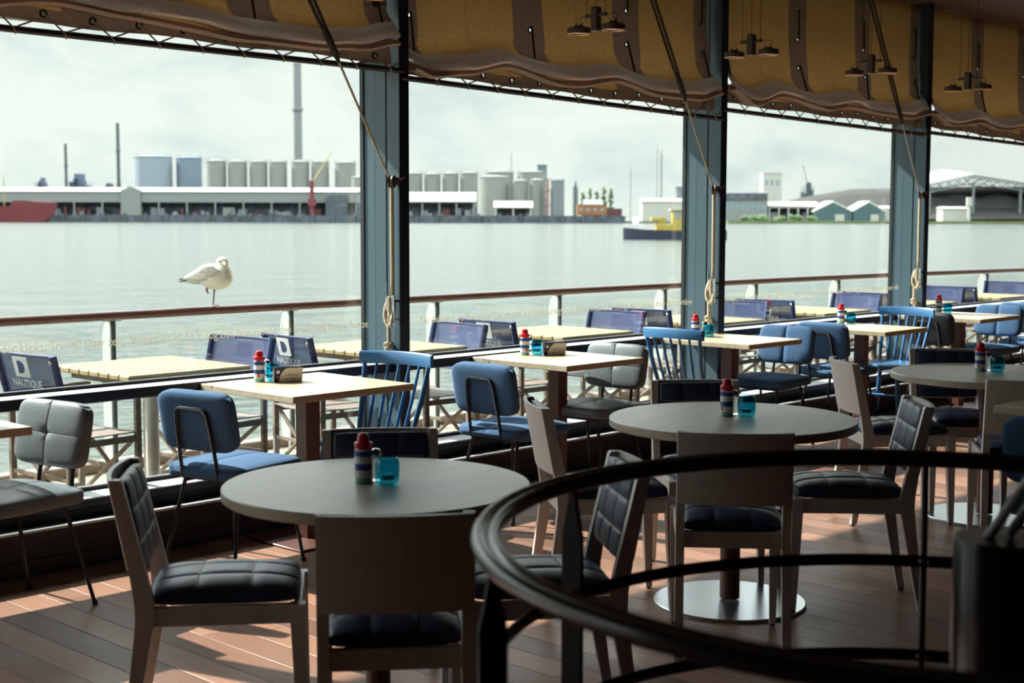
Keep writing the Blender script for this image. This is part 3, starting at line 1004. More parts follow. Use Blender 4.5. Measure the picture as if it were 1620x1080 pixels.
hp = [(x * .25, rail_y(x * .25), .95) for x in range(-16, 72)]
MB().tube(hp, .027, 12).build('handrail', 'rail', rail_t)
post_bm = None
xs = [-2.15 + 1.32 * i for i in range(15)]
for i, x in enumerate(xs):
    y = rail_y(x)
    poly = [(y - .012, -.01), (y + .012, -.01), (y + .012, .06), (y + .09, .10), (y + .09, .82), (y + .075, .88), (y + .04, .925), (y - .012, .93)]
    b = MB().prism(poly, x - .009, x + .009, 'x', 0)
    b.box(x - .06, x + .06, y - .02, y + .02, .918, .932, 0)
    b.box(x - .013, x + .013, y - .03, y - .012, -.005, .92, 1)
    b.build('post', ['dpost', 'stackdark'], rail_t)
    if i:
        xa, ya = xs[i - 1], rail_y(xs[i - 1])
        bb = MB().add([(xa + .02, ya + .02, .1), (x - .02, y + .02, .1), (x - .02, y + .02, .9), (xa + .02, ya + .02, .9),
                       (xa + .02, ya + .028, .1), (x - .02, y + .028, .1), (x - .02, y + .028, .9), (xa + .02, ya + .028, .9)],
                      [(0, 1, 2, 3), (7, 6, 5, 4), (0, 4, 5, 1), (3, 2, 6, 7), (0, 3, 7, 4), (1, 5, 6, 2)])
        bb.build('glass_panel', 'glass', rail_t, smooth=0)


def make_terrace_table():
    t = thing('terrace_table', '', 'table', group='slatted terrace tables')
    b = MB()
    n = 8
    for j in range(n):
        y0 = -.39 + j * .78 / n
        b.box(-.37, .37, y0 + .002, y0 + .78 / n - .002, .72, .75, c=.006)
    b.build('slatted_top', 'dslat', t)
    MB().box(-.30, .30, -.30, -.26, .685, .719).box(-.30, .30, .26, .30, .685, .719).box(-.30, -.26, -.30, .30, .685, .719).box(.26, .30, -.30, .30, .685, .719).build('under_frame', 'dframe', t)
    MB().lathe([(.036, .02), (.036, .69)], 20).build('pedestal', 'dpost', t)
    MB().lathe([(.26, 0), (.26, .008), (.22, .016), (.06, .03), (.04, .05)], 32).build('base_plate', 'dpost', t)
    MB().box(-.28, .28, -.02, .02, .66, .69).box(-.02, .02, -.28, .28, .66, .69).build('top_bracket', 'dframe', t)
    return t


def make_director_chair():
    """faces +X; folding frame, mesh seat and printed mesh back"""
    t = thing('director_chair', '', 'chair', group='director chairs on the terrace')
    W, F_, Bk = .255, .20, -.20
    for s_ in (-1, 1):
        y = s_ * W
        MB().box(F_ - .016, F_ + .016, y - .013, y + .013, 0, .64, c=.003).build('leg', 'dframe', t)
        MB().box(Bk - .016, Bk + .016, y - .013, y + .013, 0, .64, c=.003).build('leg', 'dframe', t)
        MB().box(Bk - .02, F_ + .06, y - .018, y + .018, .64, .662, c=.004).build('armrest', 'dframe', t)
        MB().box(Bk, F_, y - .010, y + .010, .40, .43).box(Bk, F_, y - .010, y + .010, .10, .125).build('side_rail', 'dframe', t)
        pb = MB().tube([(Bk, y, .58), (Bk - .035, y, .70), (Bk - .075, y, .865)], .012, 8)
        pb.build('back_post', 'dframe', t)
    for x in (F_, Bk):
        for s_ in (-1, 1):
            MB().tube([(x + .014 * s_, -W * s_, .06), (x + .014 * s_, W * s_, .42)], .013, 6).build('cross_brace', 'dframe', t)
        MB().box(x - .008, x + .008, -W, W, .235, .255).build('stretcher', 'dframe', t)
    MB().loft([[(x, -W, .45), (x, -.12, .438), (x, .12, .438), (x, W, .45), (x, W, .444), (x, .12, .431), (x, -.12, .431), (x, -W, .444)] for x in (Bk - .02, F_ + .03)]).build('seat_sling', 'dframe', t, smooth=60)
    sl = MB()
    zz = [.575, .64, .70, .77, .835, .86]

    def bx(z):
        return Bk - (.035 * (z - .58) / .12 if z < .7 else .035 + .04 * (z - .7) / .165)
    yy = [-.24, -.16, -.08, 0, .08, .16, .24]
    for k_, th in ((0, -.003), (1, .003)):
        pass
    rings = []
    for z in zz:
        front = [(bx(z) - .016 * (1 - (y / .24) ** 2) + .004, y, z) for y in yy]
        back = [(p[0] - .006, p[1], p[2]) for p in reversed(front)]
        rings.append(front + back)
    sl.loft(rings)
    sling = sl.build('back_sling', 'sling', t, smooth=60)
    for s_ in (-1, 1):
        MB().tube([(bx(.57) - .002, s_ * .25, .57), (bx(.70) - .002, s_ * .25, .70), (bx(.868) - .002, s_ * .25, .868)], .020, 8).build('side_webbing', 'slingsolid', sling)
    MB().tube([(bx(.862) - .015 * (1 - (y / .24) ** 2), y, .862) for y in yy], .007, 6).build('top_hem', 'slingsolid', sling)
    for s_ in (-1, 1):
        MB().lathe([(.009, -.003), (.009, .003), (.005, .006)], 10, T=Matrix.Translation((bx(.835) - .024, s_ * .25, .835)) @ Matrix.Rotation(-PI / 2, 4, 'Y')).build('rivet', 'chrome', sling)
    # printing on the rear face
    ang = math.atan2(.04, .165)
    xdir, ydir = (0, -1, 0), (-math.sin(ang), 0, math.cos(ang))
    o = Vector((bx(.80) - .0215, .065, .750))
    T = frame_T(o, xdir, ydir)
    lg = MB().box(0, .13, 0, .105, 0, .0012, 0, T)
    lg.build('printed_emblem', 'logo', sling, smooth=0)
    dpoly = [(.036, .020), (.060, .020)] + [(.060 + .034 * math.sin(a), .0525 - .0325 * math.cos(a)) for a in [i_ * PI / 10 for i_ in range(1, 10)]] + [(.060, .085), (.036, .085)]
    MB().prism(dpoly, .0012, .0022, 'z', T=T).build('emblem_letter', 'slingsolid', sling, smooth=0)
    T2 = frame_T(Vector((bx(.70) - .0215, 0.0, .700)), xdir, ydir)
    text_mb('NAUTIQUE', .052, T2, .0008, 1.0, 'CENTER').build('printed_name', 'logo', sling, smooth=0)
    return t


ORD = ['first', 'second', 'third', 'fourth', 'fifth', 'sixth', 'seventh', 'eighth']
tt = make_terrace_table()
ocx = [2.50 + 1.62 * i for i in range(8)]
for i, x in enumerate(ocx):
    lab = 'pale yellow slatted terrace table, %s from the left along the glass railing' % ORD[i]
    if i == 0:
        tt.location = (x, 6.63, 0)
        tt['label'] = lab
    else:
        dup(tt, (x, 6.63, 0), 0, lab)
dc = make_director_chair()
first = True
for i, x in enumerate(ocx):
    for side, dx_, rz in ((-1, -.485, 0.0), (1, .305, PI)):
        if i == 0 and side < 0:
            continue
        jit = ((i * 37 + side * 11) % 7 - 3) * .018
        lab = 'navy mesh director chair on the %s side of the %s terrace table from the left' % ('left' if side < 0 else 'right', ORD[i])
        loc = (x + dx_ + jit * .5, 6.57 + jit, 0)
        if first:
            dc.location, dc.rotation_euler, first = loc, (0, 0, rz + jit * 2), False
            dc['label'] = lab
        else:
            dup(dc, loc, rz + jit * 2, lab)

# gull on the handrail
GX = 5.18
gull = thing('seagull', 'white gull with grey mottled wings standing on one leg on the handrail', 'bird', (GX, rail_y(GX), .977), math.radians(-56))


def ell(mb, c_, r_, rot=0.0, seg=20, mi=0):
    T = Matrix.Translation(c_) @ Matrix.Rotation(rot, 4, 'Y') @ Matrix.Diagonal((*r_, 1))
    n = 12
    return mb.lathe([(max(.01, math.sin(PI * i / n)), -math.cos(PI * i / n)) for i in range(n + 1)], seg, mi, T)


def remesh(mb, name, m_, parent, voxel, it=6):
    o = mb.build(name, m_, parent)
    md = o.modifiers.new('r', 'REMESH')
    md.mode = 'VOXEL'
    md.voxel_size = voxel
    md.use_smooth_shade = True
    ms = o.modifiers.new('s', 'SMOOTH')
    ms.factor, ms.iterations = .5, it
    dg = bpy.context.evaluated_depsgraph_get()
    me = bpy.data.meshes.new_from_object(o.evaluated_get(dg))
    o.modifiers.clear()
    o.data = me
    me.polygons.foreach_set('use_smooth', [True] * len(me.polygons))
    return o


b = MB()
ell(b, (.005, 0, .185), (.122, .080, .082), .18)
ell(b, (.052, 0, .198), (.066, .068, .074), .3)
ell(b, (-.09, 0, .180), (.10, .052, .045), -.12)
ell(b, (.055, 0, .245), (.040, .038, .050), .3)
ell(b, (.062, -.006, .278), (.040, .034, .034), 0)
ell(b, (-.155, 0, .168), (.07, .034, .018), -.15)
gb = remesh(b, 'body', 'feather', gull, .006)
hd = Vector((.62, -.78, -.1)).normalized()       # the way the beak points
b = MB()
p0 = Vector((.062, -.006, .275)) + hd * .030
b.tube([p0, p0 + hd * .018 + Vector((0, 0, .001)), p0 + hd * .034 - Vector((0, 0, .004)), p0 + hd * .042 - Vector((0, 0, .012))], [.011, .010, .007, .002], 10)
b.build('beak', 'beak', gull)
sdv = Vector((-hd.y, hd.x, 0)).normalized()
for s_ in (-1, 1):
    c_ = Vector((.062, -.006, .286)) + hd * .022 + sdv * s_ * .025
    ell(MB(), c_, (.0048, .0048, .0048), 0, 10).build('eye', 'eye', gull)
for s_ in (-1, 1):
    b = MB()
    rings = []
    for x, zc, hh, yy in ((.065, .215, .012, .064), (.03, .218, .036, .074), (-.03, .210, .046, .074), (-.09, .196, .036, .060), (-.14, .184, .022, .040), (-.19, .172, .008, .022)):
        rings.append([(x, s_ * yy + s_ * .008 * math.cos(a), zc + hh * math.sin(a)) for a in [i * PI / 6 for i in range(12)]])
    b.loft(rings)
    wg = b.build('wing', 'wing', gull)
    MB().tube([(-.15, s_ * .030, .182), (-.21, s_ * .014, .168), (-.232, s_ * .008, .165)], [.010, .007, .001], 8).build('wing_tip', 'darkfeather', wg)
MB().loft([[(-.16, -.03, .162), (-.16, .03, .162), (-.16, .03, .172), (-.16, -.03, .172)], [(-.215, -.036, .150), (-.215, .036, .150), (-.215, .036, .155), (-.215, -.036, .155)]]).build('tail', ['darkfeather'], gull)
b = MB().tube([(.012, -.012, .135), (.006, -.012, .075), (.004, -.012, .06), (0, -.012, .004)], [.010, .006, .006, .0045], 8)
for a in (-.5, 0, .5):
    b.tube([(0, -.012, .005), (.042 * math.cos(a), -.012 + .042 * math.sin(a), .003)], [.005, .003], 6)
b.build('leg', 'bleg', gull)
b = MB().tube([(-.045, .012, .13), (-.052, .012, .095), (-.040, .012, .075)], [.011, .008, .004], 8)
b.build('raised_leg', 'bleg', gull)

# ================================================================== CANVAS BLINDS
BAYS = [  # column x, hem z left/right, fold heights along the bay, rod z left/right
    (COLS[1], 2.40, 2.375, [(0, 2.46), (.1, 2.40), (.33, 2.45), (.5, 2.40), (.67, 2.45), (.85, 2.41), (1, 2.45)], 2.36, 2.345),
    (COLS[2], 2.375, 2.345, [(0, 2.47), (.1, 2.41), (.3, 2.47), (.42, 2.445), (.53, 2.435), (.66, 2.41), (.8, 2.395), (.9, 2.42), (1, 2.48)], 2.328, 2.312),
    (COLS[3], 2.305, 2.25, [(0, 2.36), (.05, 2.325), (.13, 2.345), (.25, 2.405), (.45, 2.35), (.60, 2.395), (.76, 2.34), (.9, 2.345), (1, 2.395)], 2.276, 2.203),
    (COLS[4], 2.315, 2.27, [(0, 2.44), (.09, 2.345), (.21, 2.415), (.42, 2.36), (.55, 2.405), (.72, 2.36), (.86, 2.36), (1, 2.42)], 2.268, 2.214),
    (COLS[5], 2.285, 2.21, [(0, 2.42), (.1, 2.33), (.3, 2.39), (.45, 2.335), (.6, 2.37), (.8, 2.33), (1, 2.36)], 2.238, 2.19),
]


def interp(tab, x):
    for (a, va), (b_, vb) in zip(tab, tab[1:]):
        if a <= x <= b_:
            k_ = (x - a) / (b_ - a)
            k_ = k_ * k_ * (3 - 2 * k_)
            return va + (vb - va) * k_
    return tab[-1][1]


def hole_cell(mb, corners, rc, mi, n=16):
    """flat quad cell with a round hole; corners as 4 Vectors"""
    A, B, Cc, D = [Vector(c_) for c_ in corners]
    cen = (A + B + Cc + D) / 4
    ux, uy = (B - A).normalized(), (D - A).normalized()
    outer, inner = [], []
    per = n // 4
    for P, Q in ((A, B), (B, Cc), (Cc, D), (D, A)):
        for k_ in range(per):
            p = P.lerp(Q, k_ / per)
            d = p - cen
            dd = Vector((d.dot(ux), d.dot(uy), 0)).normalized()
            outer.append(tuple(p))
            inner.append(tuple(cen + (ux * dd.x + uy * dd.y) * rc))
    mb.add(outer + inner, [(i, (i + 1) % n, n + (i + 1) % n, n + i) for i in range(n)], mi)
    return cen


def eyelet(parent, c_, r_, nx=None):
    T = Matrix.Translation(c_) @ Matrix.Rotation(PI / 2, 4, 'X')
    MB().tube([(r_ * math.cos(a), r_ * math.sin(a), 0) for a in [i * PI / 8 for i in range(16)]], r_ * .34, 6, T=T, closed=True).build('eyelet', 'eyelet', parent)


BL = ['canvas blind far left beyond the frame edge', 'canvas blind over the left window with a raised right corner',
      'canvas blind over the middle window between first and second column', 'canvas blind between the second and third column',
      'canvas blind at the right end beside the ceiling']
for bi, (cx, h0, h1, ftab, r0, r1) in enumerate(BAYS):
    xa, xb = cx + .075, cx + 2.86
    span = xb - xa
    t = thing('canvas_blind', 'ochre and brown ' + BL[bi], 'blind', (xa, 5.8, h1), 0, 'roman canvas blinds along the windows')
    off = Vector((xa, 5.8, h1))
    bands = [(0, .13), (.88, 1.13), (1.79, 2.04), (span - .14, span)]
    cents = [.065, 1.005, 1.915, span - .07]

    def inband(u):
        return any(a - 1e-4 <= u <= b_ + 1e-4 for a, b_ in bands)
    # columns of the upper sheet
    us = set()
    for a, b_ in bands:
        us.update((round(a, 4), round(b_, 4)))
    for c_ in cents:
        us.update((round(c_ - .02, 4), round(c_ + .02, 4)))
    us = sorted(us)
    full = []
    seams = []
    for a, b_ in zip(us, us[1:]):
        n = max(1, round((b_ - a) / .07))
        full += [a + (b_ - a) * i / n for i in range(n)]
        if b_ - a > .4:
            seams.append((a + b_) / 2)
            full += [(a + b_) / 2 - .0021, (a + b_) / 2 + .0021]
    full = sorted(x for x in full if all(abs(abs(x - q_) - .0021) < 1e-5 or abs(x - q_) > .012 for q_ in seams))
    full.append(us[-1])
    us = full
    zs_up = [CEIL - .01, 3.15, 3.075, 3.035, 2.95, 2.855, 2.815, 2.74, 2.655, 2.615, 2.585]
    rnd = random.Random(bi)
    ph = [rnd.uniform(0, 6) for _ in range(6)]

    def S(u, kz):
        zf = interp(ftab, u / span)
        x = xa + u
        if kz < len(zs_up):
            z = zs_up[kz]
            low = max(0, (2.9 - z) / .35)
            z = z - (0 if kz < len(zs_up) - 2 else (2.40 - zf) * (.5 if kz == len(zs_up) - 2 else 1))
            y = 5.80 + .010 * math.sin(u * 6 + ph[0] + z * 2) + .012 * low * math.sin(u * 11 + ph[1]) - .03 * low * low
            return Vector((x, y, z))
        k_ = kz - len(zs_up)
        w1 = .012 * math.sin(u * 9 + ph[2])
        prof = [(5.768, .150), (5.738, .115), (5.700, .085), (5.640, .040), (5.610, .010), (5.622, -.004), (5.67, .004), (5.74, .014)]
        y, dz = prof[k_]
        pinch = 0.65 + .35 * min(1, min(abs(u - c_) for c_ in cents) / .3)
        return Vector((x, 5.80 + (y - 5.80) * pinch + w1, zf + dz))
    sheet = MB()
    holes = []
    nz_ = len(zs_up)
    for j in range(nz_ - 1 + 3):
        for i in range(len(us) - 1):
            um = (us[i] + us[i + 1]) / 2
            c4 = [S(us[i], j + 1) - off, S(us[i + 1], j + 1) - off, S(us[i + 1], j) - off, S(us[i], j) - off]
            mi = 1 if inband(um) or (us[i + 1] - us[i]) < .005 else 0
            if j in (2, 5, 8) and any(abs(um - c_) < .012 for c_ in cents):
                holes.append(hole_cell(sheet, c4, .0115, mi))
            else:
                sheet.add(c4, [(0, 1, 2, 3)], mi)
    sh = sheet.build('canvas', ['canvas', 'band'], t, smooth=80)
    for c_ in holes:
        eyelet(sh, c_ - Vector((0, .003, 0)), .0135)
    for c_ in cents:
        b = MB()
        b.tube([S(c_, nz_ - 2) - off - Vector((0, .012, -.05)), S(c_, nz_ + 2) - off - Vector((0, .012, 0))], .006, 6)
        b.build('band_cord', 'darkcord', sh)
        MB().tube([S(c_, 2) - off - Vector((0, .016, .02)), S(c_, 5) - off - Vector((0, .016, .02))], .006, 6).build('band_cord', 'darkcord', sh)
    # two stacked folds
    nf = 8
    f1 = MB()
    g_ = [[tuple(S(u, nz_ + 2 + k_) - off) for u in us] for k_ in range(nf - 2)]
    f1.loft(g_, caps=False, closed=False)
    f1.build('upper_fold', 'fold', t, smooth=80)

    def S2(u, k_):
        zf = interp(ftab, u / span)
        zh = h0 + (h1 - h0) * u / span
        sag = min(zf - .035, zh + .12)
        prof = [(5.74, .010), (5.69, -.002), (5.648, -.014), (5.634, -.028), (5.648, -.040), (5.69, -.036), (5.745, -.028)]
        y, dz = prof[k_]
        return Vector((xa + u, y + .012 * math.sin(u * 7 + ph[3]), zf + dz + .008 * math.sin(u * 5 + ph[4])))
    f2 = MB()
    f2.loft([[tuple(S2(u, k_) - off) for u in us] for k_ in range(7)], caps=False, closed=False)
    f2.build('lower_fold', 'fold', t, smooth=80)
    # hem with eyelets
    hem = MB()
    ne = 12
    hu = [span * (i + .5) / ne for i in range(ne)]
    ed = [0.0]
    for u in hu:
        ed += [u - .022, u + .022]
    ed.append(span)

    def HZ(u, k_):
        zh = h0 + (h1 - h0) * u / span + .006 * math.sin(u * 8 + ph[5])
        zf = interp(ftab, u / span)
        zz_ = [max(zf + .02, zh + .075), zh + .060, zh + .016, zh][k_]
        return Vector((xa + u, (5.752, 5.728, 5.726, 5.724)[k_], zz_)) - off
    hc = []
    for i in range(len(ed) - 1):
        n = 1 if (ed[i + 1] - ed[i]) < .05 else 3
        for q_ in range(n):
            a, b_ = ed[i] + (ed[i + 1] - ed[i]) * q_ / n, ed[i] + (ed[i + 1] - ed[i]) * (q_ + 1) / n
            for k_ in range(3):
                c4 = [HZ(a, k_ + 1), HZ(b_, k_ + 1), HZ(b_, k_), HZ(a, k_)]
                mi = 1 if inband((a + b_) / 2) else 0
                if k_ == 0 and not inband((a + b_) / 2):
                    mi = 2
                if k_ == 1 and n == 1:
                    hc.append(hole_cell(hem, c4, .0125, mi if mi == 1 else 1))
                else:
                    hem.add(c4, [(0, 1, 2, 3)], 1 if k_ else mi)
    hm = hem.build('hem', ['band', 'band', 'canvas'], t, smooth=80)
    for c_ in hc:
        eyelet(hm, c_ - Vector((0, .003, 0)), .0145)
    # rod and lacing
    ra, rb = Vector((xa - .06, 5.70, r0)) - off, Vector((xb + .06, 5.70, r1)) - off

    def RD(u):
        return ra.lerp(rb, (u + .06) / (span + .12))
    MB().tube([ra, rb], .0155, 10).build('rod', 'rod', t)
    b = MB()
    for i, c_ in enumerate(hc):
        u = c_.x
        p = RD(min(span, u + .085))
        b.tube([c_ + Vector((0, .012, 0)), c_ + Vector((0, -.012, -.004)), c_ + Vector((.02, -.016, -.02)), p + Vector((-.012, -.017, .004)),
                p + Vector((0, -.016, -.010)), p + Vector((.006, 0, -.017)), p + Vector((.010, .017, 0)),
                p + Vector((.012, .018, .012)), (hc[i + 1] if i < len(hc) - 1 else p + Vector((.08, 0, .06))) + Vector((-.01, .014, -.02))], .0038, 6)
    b.build('lacing_cord', 'cord', t)

# hoisting ropes on the columns
ROPE_TOP = [(4.305, 5.46, 2.570), (6.865, 5.42, 2.844), (9.418, 5.42, 3.12)]
RL = ['first', 'second', 'third']
for i, cx in enumerate(COLS[3:6]):
    t = thing('blind_rope', 'hemp hoisting rope with pulley and knot on the %s steel column' % RL[i], 'rope', (cx, 5.72, .7), 0, 'hoisting ropes on the columns')
    off = Vector((cx, 5.72, .7))
    pu = Vector((cx - .035, 5.72, 1.73))
    pb = MB().lathe([(.012, -.014), (.034, -.014), (.034, -.010), (.028, 0), (.034, .010), (.034, .014), (.012, .014)], 20,
                    T=Matrix.Translation(pu - off) @ Matrix.Rotation(PI / 2, 4, 'X') @ Matrix.Rotation(.5, 4, 'Y'))
    pl = pb.build('pulley', 'pulley', t)
    MB().box(-.005, .04, -.030, -.022, -.012, .012).box(.0, .035, -.022, .03, .012, .020).tube([(.03, -.03, .01), (.05, -.045, .02), (.06, -.03, .03), (.05, -.015, .02)], .005, 6, closed=True).build('shackle', 'pulley', pl, loc=pu - off)
    top = Vector(ROPE_TOP[i])
    d = (top - pu).normalized()
    hi = pu + d * ((CEIL - pu.z) / d.z)
    b = MB()
    rope(b, [pu + d * .02 + Vector((-.02, 0, .02)) - off, pu + d * .85 - off], .0062, 55)
    b.build('upper_rope', 'rope', t)
    b = MB()
    for s_ in (-1, 1):
        sv = Vector((.010 * s_, -.006 * s_, 0))
        b.tube([pu + d * .88 + sv * .4 - off, pu + d * 1.05 + sv - off, hi + sv * 1.3 - off], .0085, 6)
    b.tube([pu + d * .78 - off, pu + d * .84 - off, pu + d * .95 - off, pu + d * 1.0 - off], [.008, .018, .019, .010], 8)
    b.tube([pu + d * .9 - off, pu + d * .88 + Vector((-.05, -.01, .03)) - off], .004, 5)
    b.build('strap', 'darkcord', t)
    # falling part, made fast on a cleat
    c0 = Vector((cx - .03, 5.735, 1.07))
    b = MB()
    rope(b, [pu + Vector((.008, .01, -.03)) - off, Vector((cx - .028, 5.728, 1.4)) - off, c0 + Vector((0, -.01, .05)) - off], .0115, 31)
    b.build('falling_rope', 'rope', t)
    b = MB()
    loops = []
    for k_ in range(5):
        for q_ in range(14):
            a = 2 * PI * q_ / 14
            loops.append(c0 + Vector((-.012 - .010 * math.sin(a * 2 + k_), .020 * math.sin(a) + (k_ - 2) * .005, -.035 + .075 * math.cos(a))) - off)
    b.tube(loops, .0105, 7)
    kn = b.build('hitch', 'rope', t)
    c1 = Vector((cx - .032, 5.752, .93))
    b = MB()
    rope(b, [c0 + Vector((-.01, .008, -.09)) - off, c1 + Vector((0, .003, .02)) - off, Vector((cx - .03, 5.755, .86)) - off], .0115, 10)
    rope(b, [Vector((cx - .03, 5.755, .86)) - off, Vector((cx - .022, 5.75, .79)) - off, Vector((cx - .028, 5.755, .745)) - off, Vector((cx - .04, 5.78, .71)) - off], .0115, 9)
    b.build('tail', 'rope', t)
    kc = Vector((cx - .031, 5.756, .85)) - off
    b = MB().tube([kc + Vector((.018 * math.cos(a) * (1 + .3 * math.cos(1.5 * a)), .018 * math.sin(a), .014 * math.sin(1.5 * a))) for a in [i_ * 4 * PI / 30 for i_ in range(30)]], .0115, 6, closed=True)
    b.build('knot', 'rope', t)
    b = MB().box(-.045, .0, -.04, -.024, -.014, -.002).box(-.045, .0, -.04, -.024, .084, .096).box(-.05, -.044, -.045, -.02, -.04, .12)
    b.tube([(-.045, .012, -.03), (-.048, .014, .10), (-.05, .014, .19)], [.009, .006, .003], 8)
    b.build('cleat', 'chrome', t, loc=c0 - off - Vector((-.03, 0, .065)))


# ================================================================== PENDANT SPOTLIGHTS
def make_pendant():
    t = thing('twin_spotlight', '', 'lamp', group='twin spotlights hanging below the ceiling')
    MB().box(-.022, .022, -.022, .022, -.02, .105, c=.006).build('housing', 'lamp', t)
    MB().box(-.009, .009, -.07, .07, .052, .072, c=.003).build('crossbar', 'lamp', t)
    for s_ in (-1, 1):
        T = Matrix.Translation((0, s_ * .10, 0))
        h = MB().lathe([(.005, .018), (.054, .018), (.060, .014), (.060, -.012), (.052, -.012), (.050, 0.0), (.005, .006)], 28).build('lamp_head', 'lamp', t, loc=(0, s_ * .115, -.008))
        MB().lathe([(.050, -.010), (.034, -.002), (.012, .004), (.010, -.006), (.004, -.008)], 24).build('reflector', 'reflector', h)
        MB().tube([(.054 * math.cos(a), .054 * math.sin(a), -.012) for a in [i * PI / 14 for i in range(28)]], .004, 6, closed=True).build('ring', 'copper', h)
        MB().tube([(0, -.016, .03), (0, -.022, .044)], .003, 6).tube([(0, .016, .03), (0, .022, .044)], .003, 6).box(-.012, .012, -.020, .020, .0185, .031).build('bracket', 'lamp', h)
        MB().tube([(0, s_ * .07, .06), (.02, s_ * .11, .065), (.02, s_ * .13, .05), (0, s_ * .12, .035)], .0016, 5).build('cable', 'darkcord', t)
    for dx_, dy_ in ((0, -.062), (0, .062), (0, 0)):
        MB().tube([(dx_, dy_, .07), (dx_, dy_, CEIL - 2.5)], .0016, 5).build('wire', 'darkcord', t)
    MB().lathe([(.05, 0), (.05, .02), (.02, .025)], 20).build('ceiling_rose', 'lamp', t, loc=(0, 0, CEIL - 2.5 - .024))
    return t


pn = make_pendant()
for i, (x, y, lab) in enumerate(((4.27, 4.85, 'twin spotlight cut by the top edge beside the first column'), (5.58, 4.77, 'dark twin spotlight in front of the middle canvas blind'),
                                 (7.03, 4.82, 'dark twin spotlight just right of the second column'), (8.36, 4.80, 'dark twin spotlight left of the third column'),
                                 (9.52, 4.70, 'dark twin spotlight right of the third column, farthest away'))):
    z = (2.545, 2.50, 2.50, 2.49, 2.455)[i]
    if i == 0:
        pn.location = (x, y, z)
        pn['label'] = lab
    else:
        dup(pn, (x, y, z), (.0, .05, .1, -.05)[i - 1], lab)


# ================================================================== TABLES
def make_square_table():
    t = thing('square_table', '', 'table', group='square window tables')
    MB().box(-.36, .36, -.36, .36, .718, .75, c=.003).build('tabletop', 'top', t)
    MB().box(-.042, .042, -.042, .042, .012, .71, c=.003).build('column', 'brown', t)
    MB().box(-.22, .22, -.22, .22, 0, .012, c=.003).build('base_plate', 'brown', t)
    MB().box(-.2, .2, -.03, .03, .708, .7175).box(-.03, .03, -.2, .2, .708, .7175).build('bracket', 'brown', t)
    return t


def make_round_table():
    t = thing('round_table', '', 'table', group='round wooden tables')
    MB().lathe([(.484, .716), (.49, .720), (.49, .746), (.486, .75)], 72).build('tabletop', 'round', t)
    MB().lathe([(.04, .02), (.04, .70)], 24).build('column', 'brown', t)
    MB().lathe([(.305, 0), (.305, .008), (.300, .012)], 64).build('base_plate', 'plate', t)
    MB().lathe([(.16, .700), (.16, .7155)], 32).build('bracket', 'brown', t)
    return t


SQ = [(2.235, 5.37, 'pale square table cut off by the left edge of the photo'), (4.19, 5.375, 'pale square table with menu card in front of the left window'),
      (5.975, 5.375, 'pale square table with menu card under the middle window'), (7.70, 5.41, 'pale square table between two columns beside blue spindle chair'),
      (9.19, 5.30, 'pale square table before the third column with blue glass'), (10.86, 5.38, 'farthest pale square table beside the right window'),
      (6.11, 2.32, 'pale table corner at the right edge behind a petrol chair')]
st = make_square_table()
for i, (x, y, lab) in enumerate(SQ):
    if i == 0:
        st.location, st['label'] = (x, y, 0), lab
    else:
        dup(st, (x, y, 0), 0, lab).scale = (.91 if i == 2 else .84 if i in (3, 4) else 1, 1, 1)
RT = [(2.76, 3.21, .94, 'round grey oak table in the left foreground'), (4.665, 3.26, 1.0, 'round grey oak table in the middle of the room'),
      (6.95, 3.27, 1.0, 'round grey oak table at the right, farthest of the three')]
rtb = make_round_table()
for i, (x, y, s_, lab) in enumerate(RT):
    if i == 0:
        o = rtb
        o.location, o['label'] = (x, y, 0), lab
    else:
        o = dup(rtb, (x, y, 0), .3 * i, lab)
    o.scale = (s_, s_, 1)


# ================================================================== CHAIRS
def arc(c_, r_, a0, a1, n):
    return [(c_[0] + r_ * math.cos(a0 + (a1 - a0) * i / n), c_[1] + r_ * math.sin(a0 + (a1 - a0) * i / n)) for i in range(n + 1)]


